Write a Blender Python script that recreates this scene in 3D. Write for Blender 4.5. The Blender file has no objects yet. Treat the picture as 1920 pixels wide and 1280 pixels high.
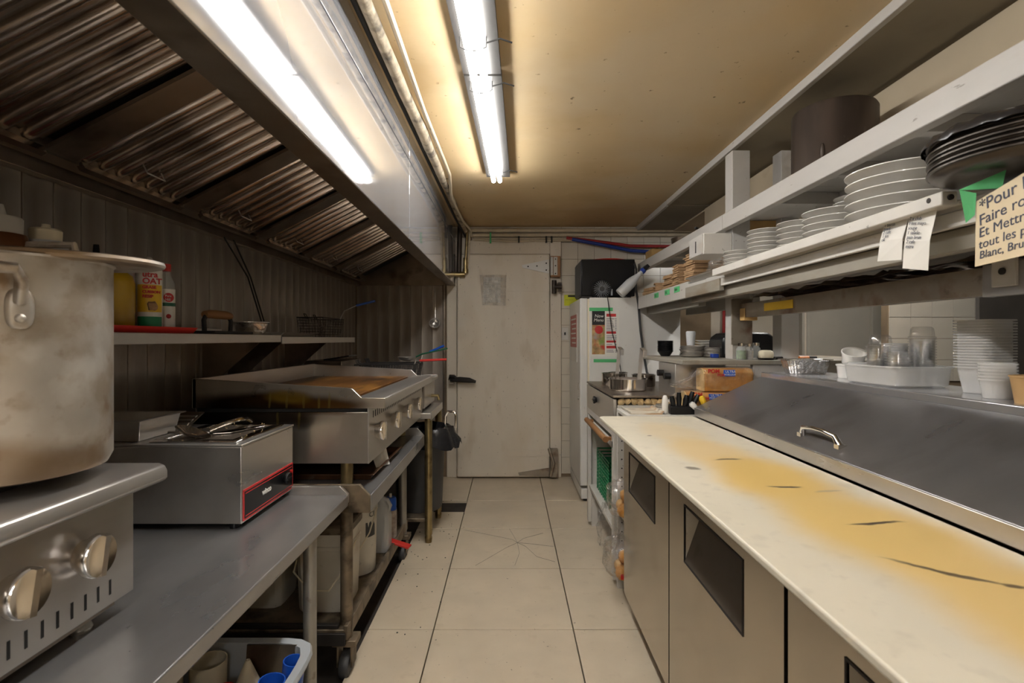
import bpy, bmesh, math, random
from mathutils import Vector, Matrix
random.seed(7)
R = math.radians
PI = math.pi
SC = bpy.context.scene
COL = SC.collection

# ------------------------------------------------------------------ camera, light, exposure
F = 981.0            # focal length in pixels of the 1920 px wide frame
EYE = 1.27
cd = bpy.data.cameras.new('camera'); cam = bpy.data.objects.new('camera', cd); COL.objects.link(cam)
cam.location = (0, 0, EYE); cam.rotation_euler = (R(90), 0, 0)
cd.sensor_width = 36; cd.lens = F / 1920 * 36
cd.shift_x = 5 / 1920; cd.shift_y = -5 / 1920
cd.clip_start = 0.02
cd.dof.use_dof = True; cd.dof.focus_distance = 2.9; cd.dof.aperture_fstop = 7.0
SC.camera = cam
SC.view_settings.view_transform = 'Standard'; SC.view_settings.look = 'None'
SC.view_settings.gamma = 1; SC.view_settings.use_curve_mapping = False
SC.view_settings.exposure = 2.12
TUBE_STRENGTH = 12.0
wd = bpy.data.worlds.new('world'); SC.world = wd; wd.use_nodes = True
wd.node_tree.nodes['Background'].inputs[0].default_value = (0.9, 0.85, 0.8, 1)
wd.node_tree.nodes['Background'].inputs[1].default_value = 0.05
SC.cycles.use_denoising = True
SC.cycles.max_bounces = 10; SC.cycles.diffuse_bounces = 5; SC.cycles.glossy_bounces = 4
SC.cycles.transparent_max_bounces = 24; SC.cycles.sample_clamp_indirect = 8

def at(x, y, d):
    return Vector(((x - 955) / F * d, d, EYE - (y - 635) / F * d))

# ------------------------------------------------------------------ materials
def M(name, col, rough=.5, metal=0, var=.12, scale=6, stretch=(1, 1, 1), bump=0, bscale=None, spots=(), blots=(),
      alpha=1, trans=0, coat=0, emit=0, rvar=0, wobble=.0, spec=.5):
    m = bpy.data.materials.new(name); m.use_nodes = True
    nt = m.node_tree; N = nt.nodes; L = nt.links
    b = N['Principled BSDF']
    tc = N.new('ShaderNodeTexCoord'); mp = N.new('ShaderNodeMapping'); mp.inputs['Scale'].default_value = stretch
    L.new(tc.outputs['Object'], mp.inputs[0])
    nz = N.new('ShaderNodeTexNoise'); nz.inputs['Scale'].default_value = scale; nz.inputs['Detail'].default_value = 6
    L.new(mp.outputs[0], nz.inputs['Vector'])
    rp = N.new('ShaderNodeValToRGB')
    rp.color_ramp.elements[0].position = .3; rp.color_ramp.elements[1].position = .7
    rp.color_ramp.elements[0].color = tuple(c * (1 - var) for c in col) + (1,)
    rp.color_ramp.elements[1].color = tuple(min(1, c * (1 + var)) for c in col) + (1,)
    L.new(nz.outputs['Fac'], rp.inputs[0])
    out = rp.outputs[0]
    def mix(fac, c):
        nonlocal out
        mx = N.new('ShaderNodeMix'); mx.data_type = 'RGBA'
        L.new(fac, mx.inputs[0]); L.new(out, mx.inputs[6]); mx.inputs[7].default_value = tuple(c) + (1,)
        out = mx.outputs[2]
    for k, (c, sc, th, st) in enumerate(spots):
        n2 = N.new('ShaderNodeTexNoise'); n2.inputs['Scale'].default_value = sc; n2.inputs['Detail'].default_value = 5
        n2.noise_dimensions = '4D'; n2.inputs['W'].default_value = k * 3.7 + 1
        L.new(mp.outputs[0], n2.inputs['Vector'])
        mr = N.new('ShaderNodeMapRange'); th = th - (.045 if th < .7 else .085)
        mr.inputs[1].default_value = th; mr.inputs[2].default_value = th + (.12 if th < .66 else .03)
        mr.inputs[4].default_value = st
        L.new(n2.outputs['Fac'], mr.inputs[0]); mix(mr.outputs[0], c)
    if blots:
        src = tc.outputs['Object']
        if wobble:
            wn = N.new('ShaderNodeTexNoise'); wn.inputs['Scale'].default_value = 7; wn.inputs['Detail'].default_value = 4
            L.new(src, wn.inputs['Vector'])
            vm = N.new('ShaderNodeVectorMath'); vm.operation = 'MULTIPLY_ADD'
            vm.inputs[1].default_value = (wobble,) * 3
            L.new(wn.outputs['Color'], vm.inputs[0])
            v2 = N.new('ShaderNodeVectorMath'); v2.operation = 'SUBTRACT'; v2.inputs[1].default_value = (wobble / 2,) * 3
            L.new(src, v2.inputs[0]); L.new(v2.outputs[0], vm.inputs[2]); src = vm.outputs[0]
        for (ctr, rad, rz, c, st) in blots:
            m1 = N.new('ShaderNodeMapping'); m1.vector_type = 'TEXTURE'
            m1.inputs['Location'].default_value = ctr; m1.inputs['Rotation'].default_value = (0, 0, rz)
            m1.inputs['Scale'].default_value = rad
            L.new(src, m1.inputs[0])
            g = N.new('ShaderNodeTexGradient'); g.gradient_type = 'SPHERICAL'; L.new(m1.outputs[0], g.inputs[0])
            mr = N.new('ShaderNodeMapRange'); mr.interpolation_type = 'SMOOTHSTEP'
            mr.inputs[1].default_value = .05; mr.inputs[2].default_value = .6; mr.inputs[4].default_value = st
            L.new(g.outputs['Fac'], mr.inputs[0]); mix(mr.outputs[0], c)
    L.new(out, b.inputs['Base Color'])
    b.inputs['Roughness'].default_value = rough; b.inputs['Metallic'].default_value = metal
    b.inputs['Specular IOR Level'].default_value = spec
    if rvar:
        mr = N.new('ShaderNodeMapRange'); mr.inputs[3].default_value = max(.03, rough - rvar); mr.inputs[4].default_value = min(1, rough + rvar)
        L.new(nz.outputs['Fac'], mr.inputs[0]); L.new(mr.outputs[0], b.inputs['Roughness'])
    if bump:
        n3 = N.new('ShaderNodeTexNoise'); n3.inputs['Scale'].default_value = bscale or scale * 4; n3.inputs['Detail'].default_value = 4
        L.new(mp.outputs[0], n3.inputs['Vector'])
        bp = N.new('ShaderNodeBump'); bp.inputs['Strength'].default_value = bump; bp.inputs['Distance'].default_value = .01
        L.new(n3.outputs['Fac'], bp.inputs['Height']); L.new(bp.outputs[0], b.inputs['Normal'])
    b.inputs['Alpha'].default_value = alpha
    b.inputs['Transmission Weight'].default_value = trans
    b.inputs['Coat Weight'].default_value = coat
    if emit:
        b.inputs['Emission Color'].default_value = tuple(col) + (1,); b.inputs['Emission Strength'].default_value = emit
    return m

grime = (.05, .03, .015)
mt = {}
mt['tile'] = M('floor_tile', (.60, .51, .385), .32, var=.07, scale=5, spots=[((.42, .34, .24), 14, .64, .35), ((.12, .09, .06), 60, .76, .8)], bump=.04, bscale=30)
mt['grout'] = M('dark_grout', (.035, .028, .022), .8, var=.4, scale=9)
mt['ceil'] = M('stained_ceiling', (.62, .46, .255), .75, var=.10, scale=1.2, spots=[((.45, .29, .12), 1.6, .56, .45), ((.62, .54, .40), 1.1, .58, .45), ((.13, .08, .035), 16, .785, .9), ((.2, .12, .05), 45, .765, .6)], bump=.05, bscale=40)
mt['soffit'] = M('grey_soffit', (.27, .235, .175), .7, var=.1, scale=3, spots=[((.16, .12, .08), 4, .62, .4)])
mt['wallbeige'] = M('beige_wall', (.52, .43, .30), .8, var=.08, scale=3, spots=[((.35, .25, .14), 5, .62, .4)])
mt['cream'] = M('cream_panel', (.62, .56, .46), .6, var=.05, scale=4, spots=[((.4, .3, .2), 12, .72, .4)])
mt['greydoor'] = M('grey_door_paint', (.40, .37, .315), .6, var=.04)
mt['whitetile'] = M('glazed_white_tile', (.64, .585, .49), .18, var=.05, scale=5, spots=[((.42, .33, .22), 9, .66, .4)])
mt['whitetile2'] = M('clean_white_tile', (.72, .72, .70), .15, var=.03)
mt['tgrout'] = M('brown_grout', (.26, .19, .12), .9, var=.2)
mt['doorp'] = M('old_white_paint', (.70, .635, .535), .5, var=.06, scale=3, stretch=(1, 1, .4), spots=[((.42, .31, .18), 5, .63, .35), ((.16, .12, .08), 90, .75, .6), ((.5, .37, .2), 2, .6, .3)], bump=.05, bscale=60)
mt['steel'] = M('brushed_steel', (.53, .505, .475), .30, .84, var=.10, scale=9, stretch=(1, .15, 1), rvar=.08, bump=.02, bscale=60, spots=[((.30, .25, .20), 5, .64, .5)])
mt['hoodsteel'] = M('hood_steel', (.50, .495, .51), .05, .66, var=.08, scale=4, stretch=(1, .6, .3), rvar=.015, bump=.005, bscale=12, spots=[((.40, .37, .36), 3.2, .60, .4)])
mt['dsteel'] = M('greasy_dark_steel', (.27, .225, .18), .36, .9, var=.2, scale=6, rvar=.1, spots=[((.08, .055, .04), 5, .58, .6)])
mt['filter'] = M('greasy_filter_steel', (.40, .335, .28), .24, .95, var=.2, scale=6, spots=[((.07, .045, .03), 4, .57, .6)])
mt['lining'] = M('grimy_wall_steel', (.46, .41, .36), .36, .62, var=.16, scale=5, stretch=(1, 1, .2), rvar=.1, spots=[((.13, .10, .07), 3, .56, .6), ((.05, .035, .02), 7, .66, .6)])
mt['tabletop'] = M('worn_table_steel', (.37, .365, .365), .30, .72, var=.16, scale=6, stretch=(1, .4, 1), rvar=.12, bump=.03, bscale=40, spots=[((.24, .23, .22), 4, .58, .5)])
mt['chrome'] = M('chrome', (.78, .76, .74), .12, 1, var=.04)
mt['alu'] = M('worn_aluminium', (.56, .525, .475), .42, .7, var=.16, scale=7, rvar=.08, bump=.03, bscale=30, spots=[((.40, .33, .25), 13, .52, .75), ((.28, .18, .10), 21, .58, .7), ((.80, .78, .74), 9, .60, .5)], wobble=.06, blots=[((.10, -.12, .03), (.12, .12, .075), 0, (.30, .20, .11), .75), ((.15, -.03, .01), (.09, .12, .07), 0, (.22, .15, .09), .8), ((.02, -.16, .05), (.1, .1, .1), 0, (.34, .23, .12), .7), ((.13, -.09, .27), (.05, .05, .05), 0, (.35, .30, .24), .6)])
mt['burnt'] = M('burnt_pot', (.085, .064, .052), .48, .5, var=.4, scale=7, stretch=(1, 1, .3), spots=[((.03, .022, .018), 4, .52, .8), ((.35, .28, .22), 20, .72, .4)])
mt['black'] = M('black_plastic', (.007, .007, .008), .3, var=.2, spec=.3)
mt['matteblack'] = M('matte_black', (.012, .011, .010), .7, var=.2)
mt['rub'] = M('dark_grey_plastic', (.045, .045, .047), .5, var=.2)
mt['iron'] = M('cast_iron', (.03, .026, .024), .6, .4, var=.3)
mt['plate'] = M('white_china', (.76, .74, .70), .18, var=.03, coat=.3)
mt['whitep'] = M('white_paint', (.60, .575, .53), .5, var=.06, spots=[((.42, .34, .25), 9, .68, .4), ((.1, .08, .06), 60, .75, .5)])
mt['shelfp'] = M('grey_white_shelf_paint', (.49, .47, .44), .5, var=.08, stretch=(1, .3, 1), spots=[((.33, .26, .18), 7, .66, .45), ((.12, .08, .05), 50, .75, .5)])
mt['greywood'] = M('grey_painted_wood', (.28, .255, .21), .55, var=.12, stretch=(1, .3, 1), spots=[((.16, .10, .05), 8, .60, .6)])
mt['rustbeam'] = M('rusty_channel_steel', (.33, .285, .23), .45, .6, var=.15, scale=8, spots=[((.14, .06, .025), 8, .58, .75), ((.05, .03, .02), 20, .68, .7)])
mt['fridge'] = M('white_enamel', (.70, .69, .66), .28, var=.03, spots=[((.42, .34, .24), 26, .74, .5)])
mt['wood'] = M('worn_wood', (.30, .14, .05), .55, var=.25, scale=8, stretch=(1, .2, 1))
mt['rawwood'] = M('raw_wood_block', (.48, .30, .11), .7, var=.2, scale=8)
mt['kraft'] = M('kraft_paper', (.40, .25, .13), .85, var=.18, scale=14, bump=.1)
mt['paper'] = M('white_paper', (.74, .72, .67), .8, var=.04)
mt['card'] = M('tan_card', (.66, .55, .37), .8, var=.04)
mt['ink'] = M('pen_ink', (.05, .055, .09), .7, var=.1)
mt['inkblk'] = M('black_ink', (.02, .02, .02), .7)
mt['gtape'] = M('green_masking_tape', (.09, .46, .17), .6, var=.08)
mt['red'] = M('red_plastic', (.52, .022, .016), .4, var=.1)
mt['blue'] = M('blue_plastic', (.012, .09, .5), .35, var=.1)
mt['green'] = M('green_plastic', (.012, .25, .10), .45, var=.15)
mt['dgreen'] = M('dark_green_plastic', (.01, .10, .05), .45)
mt['yellow'] = M('yellow_plastic', (.72, .46, .02), .4, var=.08)
mt['orange'] = M('orange_plastic', (.75, .22, .03), .4)
mt['lime'] = M('lime_sticker', (.70, .72, .03), .6)
mt['pail'] = M('dirty_white_pail', (.60, .565, .49), .45, var=.08, spots=[((.33, .22, .12), 7, .60, .55), ((.07, .05, .03), 30, .72, .6)])
mt['tub'] = M('grey_blue_tub', (.42, .45, .48), .45, var=.05, spots=[((.25, .2, .16), 40, .72, .4)])
mt['creamp'] = M('cream_plastic', (.68, .61, .46), .45, var=.05)
mt['natural'] = M('natural_plastic', (.66, .68, .70), .3, var=.04, alpha=.72)
mt['clear'] = M('clear_plastic', (.80, .81, .82), .10, var=.03, alpha=.34)
mt['frost'] = M('frosted_plastic', (.80, .79, .77), .25, var=.04, alpha=.38)
mt['film'] = M('clear_film', (.90, .89, .87), .06, var=.03, alpha=.30, bump=.9, bscale=28)
mt['glass'] = M('jar_glass', (.8, .83, .82), .05, var=.02, alpha=.30)
mt['herb'] = M('dried_herb', (.12, .20, .05), .9, var=.5, scale=60)
mt['bread'] = M('brown_bread_crust', (.50, .22, .04), .8, var=.2, scale=18, bump=.1, spots=[((.68, .46, .20), 9, .55, .6)])
mt['breadl'] = M('bread_crumb_face', (.68, .46, .20), .85, var=.12, scale=25, bump=.15)
mt['foil'] = M('aluminium_foil', (.80, .79, .77), .22, 1, var=.05, bump=.5, bscale=60)
mt['foild'] = M('greasy_foil', (.34, .26, .19), .28, .95, var=.3, bump=.7, bscale=40, spots=[((.03, .02, .015), 10, .56, .8)])
mt['griddle'] = M('seasoned_griddle_plate', (.20, .085, .022), .42, .35, var=.4, scale=5, stretch=(1, .3, 1), spots=[((.42, .19, .04), 9, .54, .7), ((.03, .018, .01), 12, .58, .8)])
mt['rustpan'] = M('burnt_sheet_pan', (.10, .045, .02), .4, .5, var=.5, scale=8, spots=[((.45, .38, .30), 6, .66, .6)])
mt['brass'] = M('greasy_brass_leg', (.36, .28, .14), .35, .85, var=.25, scale=12, spots=[((.10, .06, .025), 14, .6, .7)])
mt['leg'] = M('grey_galvanised_leg', (.34, .325, .295), .42, .7, var=.15, scale=10, spots=[((.10, .07, .04), 22, .68, .8)])
mt['grimeleg'] = M('grime_coated_steel', (.20, .155, .105), .5, .5, var=.35, scale=14, spots=[((.035, .025, .015), 12, .55, .8)])
mt['pipe'] = M('cream_painted_pipe', (.56, .48, .35), .5, var=.12, scale=10, spots=[((.2, .13, .07), 14, .66, .6)])
mt['lag'] = M('flaking_pipe_lagging', (.42, .35, .25), .8, var=.3, scale=14, bump=.4, spots=[((.06, .05, .04), 12, .56, .8)])
mt['dpipe'] = M('dark_iron_pipe', (.06, .045, .035), .5, .5, var=.3)
mt['redhose'] = M('red_hose', (.32, .015, .015), .4); mt['bluehose'] = M('blue_hose', (.01, .04, .26), .4)
mt['lid'] = M('dark_brushed_lid', (.235, .228, .232), .30, .72, var=.10, scale=7, stretch=(.4, 1, 1), rvar=.08, bump=.02, bscale=60, spots=[((.12, .11, .105), 5, .58, .5)])
mt['fdoor'] = M('fridge_door_steel', (.50, .45, .39), .20, 1, var=.07, scale=4, rvar=.05, spots=[((.33, .28, .23), 3, .6, .4)])
mt['hoodsteel2'] = M('clean_ledge_steel', (.56, .56, .58), .22, .8, var=.06)
mt['rustywhite'] = M('rust_streaked_enamel', (.62, .57, .47), .4, var=.06, stretch=(.4, 1, 1), spots=[((.40, .20, .06), 14, .55, .8), ((.12, .06, .03), 26, .62, .8)])
mt['recess'] = M('shaded_grimy_recess', (.15, .125, .10), .4, .4, var=.1, spots=[((.1, .08, .05), 14, .6, .6)])  # dark base puts the pocket's shade into the colour; spots are dirt
mt['darkpan'] = M('blackened_steel_pan', (.075, .062, .052), .35, .7, var=.35, scale=9)
mt['tubelamp'] = M('fluorescent_tube', (1, .985, .955), .4, var=0, emit=TUBE_STRENGTH)
mt['filltube'] = M('added_fill_tube', (1, .985, .955), .4, var=0, emit=TUBE_STRENGTH * 1.5)  # stronger tubes, used only by the added unseen fill fixtures
mt['lampbody'] = M('lamp_housing', (.022, .020, .018), .4)
mt['gold'] = M('cooking_oil', (.42, .26, .012), .25, var=.1)
mt['brownjar'] = M('brown_sauce', (.12, .045, .015), .3)
mt['food'] = M('grey_pan_contents', (.35, .3, .26), .6, var=.4, scale=40)
mt['crust'] = M('baked_food_crust', (.50, .36, .18), .8, var=.4, scale=40, bump=.4, spots=[((.14, .07, .03), 20, .55, .8)])
mt['photo'] = M('menu_food_print', (.42, .27, .12), .5, var=.5, scale=22, spots=[((.52, .03, .02), 16, .56, .9), ((.20, .30, .06), 14, .58, .9), ((.35, .33, .30), 11, .6, .9)])
mt['redprint'] = M('red_print', (.50, .03, .03), .6)
mt['pinkprint'] = M('faded_red_print', (.50, .16, .14), .6, var=.3, scale=90)
mt['brown'] = M('brown_paper_cup', (.45, .28, .12), .7)
mt['bagblk'] = M('black_bin_bag', (.012, .012, .014), .25, bump=.6, bscale=16)
mt['dboard'] = M('dark_board', (.07, .062, .055), .6, var=.15)
L0 = (.685, 1.2, .91)
mt['marble'] = M('stained_cutting_board', (.70, .645, .52), .40, var=.05, scale=5, spots=[((.58, .53, .43), 18, .60, .6), ((.5, .45, .37), 40, .66, .4)], wobble=.07,
    
    blots=[((-.06, .80, .01), (.15, .34, .5), 0, (.70, .55, .32), .6), ((-.045, .45, .01), (.165, .33, .5), .1, (.72, .53, .25), .8), ((-.015, .15, .01), (.19, .34, .5), -.1, (.72, .50, .17), 1.0),
           ((.0, -.22, .01), (.205, .38, .5), 0, (.72, .51, .19), 1.0), ((.02, -.60, .01), (.20, .42, .5), -.05, (.73, .52, .21), .95),
           ((-.035, .347, .01), (.060, .013, .5), .15, (.15, .11, .07), .9), ((-.02, .068, .01), (.050, .011, .5), -.05, (.10, .07, .045), 1.0), ((.024, -.182, .01), (.085, .009, .5), .05, (.10, .07, .045), 1.0),
           ((-.02, -.394, .01), (.10, .008, .5), -.62, (.12, .085, .05), .95), ((.045, -.44, .01), (.02, .010, .5), -.6, (.08, .05, .03), .9), ((-.181, .245, .01), (.025, .03, .5), 0, (.2, .17, .13), .9), ((.06, .03, .01), (.05, .012, .5), .3, (.35, .28, .2), .6), ((-.167, .74, .01), (.013, .012, .5), 0, (.15, .12, .1), .9)])

def film_mat(name, base, bump, bscale):
    m = bpy.data.materials.new(name); m.use_nodes = True; nt = m.node_tree; N = nt.nodes; L = nt.links
    b = N['Principled BSDF']; b.inputs['Base Color'].default_value = (.9, .9, .9, 1); b.inputs['Roughness'].default_value = .10; b.inputs['Metallic'].default_value = .85
    tr = N.new('ShaderNodeBsdfTransparent'); tr.inputs[0].default_value = (.97, .97, .97, 1)
    nz = N.new('ShaderNodeTexNoise'); nz.inputs['Scale'].default_value = bscale; nz.inputs['Detail'].default_value = 3
    tc = N.new('ShaderNodeTexCoord'); L.new(tc.outputs['Object'], nz.inputs['Vector'])
    bp = N.new('ShaderNodeBump'); bp.inputs['Strength'].default_value = bump; bp.inputs['Distance'].default_value = .02
    L.new(nz.outputs['Fac'], bp.inputs['Height']); L.new(bp.outputs[0], b.inputs['Normal'])
    lw = N.new('ShaderNodeLayerWeight'); lw.inputs[0].default_value = .35; L.new(bp.outputs[0], lw.inputs['Normal'])
    mr = N.new('ShaderNodeMapRange'); mr.inputs[3].default_value = base; mr.inputs[4].default_value = base + .45; L.new(lw.outputs['Facing'], mr.inputs[0])
    mx = N.new('ShaderNodeMixShader'); L.new(mr.outputs[0], mx.inputs[0]); L.new(tr.outputs[0], mx.inputs[1]); L.new(b.outputs[0], mx.inputs[2])
    L.new(mx.outputs[0], N['Material Output'].inputs['Surface']); return m
mt['clear'] = film_mat('clear_plastic_cup', .05, .08, 12)
mt['film'] = film_mat('crinkled_clear_film', .07, 1.0, 30)

# ------------------------------------------------------------------ mesh builder
class MB:
    def __init__(s): s.v = []; s.f = []
    def add(s, vs, fs, mat=None):
        o = len(s.v)
        s.v += [mat @ Vector(p) if mat else Vector(p) for p in vs]
        s.f += [tuple(i + o for i in f) for f in fs]; return s
    def box(s, x0, x1, y0, y1, z0, z1, mat=None):
        vs = [(x, y, z) for z in (z0, z1) for y in (y0, y1) for x in (x0, x1)]
        return s.add(vs, [(0, 2, 3, 1), (4, 5, 7, 6), (0, 1, 5, 4), (2, 6, 7, 3), (0, 4, 6, 2), (1, 3, 7, 5)], mat)
    def prism(s, poly, a, b, axis='y', mat=None):
        n = len(poly)
        def p(u, w, t): return {'y': (u, t, w), 'x': (t, u, w), 'z': (u, w, t)}[axis]
        vs = [p(u, w, a) for u, w in poly] + [p(u, w, b) for u, w in poly]
        fs = [tuple(range(n)), tuple(reversed(range(n, 2 * n)))] + [(i, i + n, (i + 1) % n + n, (i + 1) % n) for i in range(n)]
        return s.add(vs, fs, mat)
    def lathe(s, prof, c=(0, 0, 0), n=24, mat=None, sq=0, a0=0, a1=2 * PI):
        vs = []; fs = []
        full = abs(a1 - a0 - 2 * PI) < 1e-6
        m = n if full else n + 1
        for r, z in prof:
            for k in range(m):
                a = a0 + (a1 - a0) * k / n
                ca, sa = math.cos(a), math.sin(a)
                q = 1
                if sq: pw = 2 + 7 * sq; q = (abs(ca) ** pw + abs(sa) ** pw) ** (-1 / pw)
                vs.append((c[0] + r * ca * q, c[1] + r * sa * q, c[2] + z))
        for i in range(len(prof) - 1):
            for k in range(n):
                k2 = (k + 1) % m
                fs.append((i * m + k, i * m + k2, (i + 1) * m + k2, (i + 1) * m + k))
        return s.add(vs, fs, mat)
    def tube(s, pts, r, n=8, caps=True, closed=False):
        pts = [Vector(p) for p in pts]; vs = []; fs = []; N = len(pts)
        rr = r if isinstance(r, (list, tuple)) else [r] * N
        up = None
        for i, p in enumerate(pts):
            if closed: t = pts[(i + 1) % N] - pts[i - 1]
            else: t = pts[min(i + 1, N - 1)] - pts[max(i - 1, 0)]
            t.normalize()
            if up is None: up = t.orthogonal().normalized()
            up = (up - t * up.dot(t))
            up = up.normalized() if up.length > 1e-6 else t.orthogonal().normalized()
            w = t.cross(up)
            for k in range(n):
                a = 2 * PI * k / n + PI / n
                vs.append(p + (up * math.cos(a) + w * math.sin(a)) * rr[i])
        for i in range(N if closed else N - 1):
            j = (i + 1) % N
            for k in range(n):
                fs.append((i * n + k, i * n + (k + 1) % n, j * n + (k + 1) % n, j * n + k))
        if caps and not closed:
            fs.append(tuple(reversed(range(n)))); fs.append(tuple(range((N - 1) * n, N * n)))
        return s.add(vs, fs)
    def cyl(s, a, b, r, n=14): return s.tube([a, b], r, n)
    def quad(s, a, b, c, d): return s.add([a, b, c, d], [(0, 1, 2, 3)])
    def slab(s, a, b, c, d, t):
        a, b, c, d = map(Vector, (a, b, c, d)); nn = (b - a).cross(d - a).normalized() * t
        return s.add([a, b, c, d, a - nn, b - nn, c - nn, d - nn],
                     [(0, 1, 2, 3), (7, 6, 5, 4), (0, 4, 5, 1), (1, 5, 6, 2), (2, 6, 7, 3), (3, 7, 4, 0)])
    def blob(s, c, r, n=12, m=8, jit=0, seed=0, p=1.0):
        rnd = random.Random(seed); vs = []; fs = []
        for i in range(m + 1):
            th = PI * i / m
            for k in range(n):
                a = 2 * PI * k / n
                q = 1 + (rnd.uniform(-jit, jit) if 0 < i < m else 0)
                def e(v): return math.copysign(abs(v) ** p, v)
                vs.append((c[0] + r[0] * q * e(math.sin(th)) * e(math.cos(a)), c[1] + r[1] * q * e(math.sin(th)) * e(math.sin(a)), c[2] + r[2] * q * e(math.cos(th))))
        for i in range(m):
            for k in range(n):
                fs.append((i * n + k, (i + 1) * n + k, (i + 1) * n + (k + 1) % n, i * n + (k + 1) % n))
        return s.add(vs, fs)
    def mesh(s, name, shift=None, smooth=38):
        me = bpy.data.meshes.new(name)
        me.from_pydata([v - shift if shift is not None else v for v in s.v], [], s.f)
        bm = bmesh.new(); bm.from_mesh(me)
        bmesh.ops.remove_doubles(bm, verts=bm.verts, dist=1e-6)
        bmesh.ops.recalc_face_normals(bm, faces=bm.faces); bm.to_mesh(me); bm.free()
        if smooth:
            me.shade_smooth(); me.set_sharp_from_angle(angle=R(smooth))
        return me

ORG = {}
def thing(name, label, cat, loc=(0, 0, 0), group=None, kind=None, local=False, rz=0):
    o = bpy.data.objects.new(name, None); COL.objects.link(o); o.location = loc; o.rotation_euler = (0, 0, rz)
    o.empty_display_size = .05
    if label: o['label'] = label
    if cat: o['category'] = cat
    if group: o['group'] = group
    if kind: o['kind'] = kind
    ORG[o.name] = Vector((0, 0, 0)) if local else Vector(loc)
    return o
def mk(name, mb, mat, parent=None, bevel=0, label=None, smooth=38):
    sh = ORG[parent.name] if parent else None
    me = mb if isinstance(mb, bpy.types.Mesh) else mb.mesh(name, sh, smooth)
    o = bpy.data.objects.new(name, me); COL.objects.link(o)
    if not me.materials: me.materials.append(mt[mat])
    if parent: o.parent = parent; ORG[o.name] = sh
    if bevel:
        b = o.modifiers.new('bevel', 'BEVEL'); b.width = bevel; b.segments = 2; b.limit_method = 'ANGLE'; b.angle_limit = R(40)
    if label: o['label'] = label
    return o
def solo(name, mb, mat, label, cat, group=None, bevel=0, loc=None, rz=0, kind=None):
    """a thing that is one mesh; its origin sits at loc"""
    l = Vector(loc) if loc is not None else Vector((0, 0, 0))
    me = mb if isinstance(mb, bpy.types.Mesh) else mb.mesh(name, l if rz == 0 else None)
    o = bpy.data.objects.new(name, me); COL.objects.link(o); o.location = l; o.rotation_euler = (0, 0, rz)
    if not me.materials: me.materials.append(mt[mat])
    ORG[o.name] = l
    if label: o['label'] = label
    if cat: o['category'] = cat
    if group: o['group'] = group
    if kind: o['kind'] = kind
    if bevel:
        b = o.modifiers.new('bevel', 'BEVEL'); b.width = bevel; b.segments = 2; b.limit_method = 'ANGLE'; b.angle_limit = R(40)
    return o
def struct(name, mb, mat, bevel=0):
    return solo(name, mb, mat, None, None, kind='structure', bevel=bevel)
def dup(root, loc, label=None, rz=None, scale=None):
    r = root.copy(); COL.objects.link(r); r.location = loc
    if rz is not None: r.rotation_euler = (0, 0, rz)
    if scale: r.scale = scale
    if label: r['label'] = label
    for ch in list(root.children):
        c = ch.copy(); COL.objects.link(c); c.parent = r
        for g in list(ch.children):
            d = g.copy(); COL.objects.link(d); d.parent = c
    return r
def text(body, size, mat, parent, org, xd, yd, ext=.0003, shear=0, name='lettering', spacing=1.0, align='LEFT', bold=0):
    cu = bpy.data.curves.new(name, 'FONT'); cu.body = body; cu.size = size; cu.extrude = ext; cu.shear = shear
    cu.space_character = spacing; cu.align_x = align; cu.resolution_u = 3; cu.offset = bold
    cu.space_line = .95
    tmp = bpy.data.objects.new('tmp', cu); COL.objects.link(tmp)
    dg = bpy.context.evaluated_depsgraph_get()
    me = bpy.data.meshes.new_from_object(tmp.evaluated_get(dg)); me.name = name
    bpy.data.objects.remove(tmp); bpy.data.curves.remove(cu)
    me.materials.clear(); me.materials.append(mt[mat])
    x = Vector(xd).normalized(); y = Vector(yd); y = (y - x * y.dot(x)).normalized(); z = x.cross(y)
    mx = Matrix((x, y, z)).transposed().to_4x4(); mx.translation = Vector(org) - ORG[parent.name]
    me.transform(mx)
    o = bpy.data.objects.new(name, me); COL.objects.link(o); o.parent = parent; ORG[o.name] = ORG[parent.name]
    return o
def ordn(k): return ['topmost', 'second', 'third', 'fourth', 'fifth', 'sixth', 'seventh', 'eighth', 'ninth', 'tenth', 'eleventh', 'twelfth',
    'thirteenth', 'fourteenth', 'fifteenth', 'sixteenth', 'seventeenth', 'eighteenth', 'nineteenth', 'twentieth', 'twenty-first', 'twenty-second', 'twenty-third'][k]

XL, YB, ZC, XH = -1.41, 4.83, 2.30, -.49     # steel wall, back wall, ceiling, hood face
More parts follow.
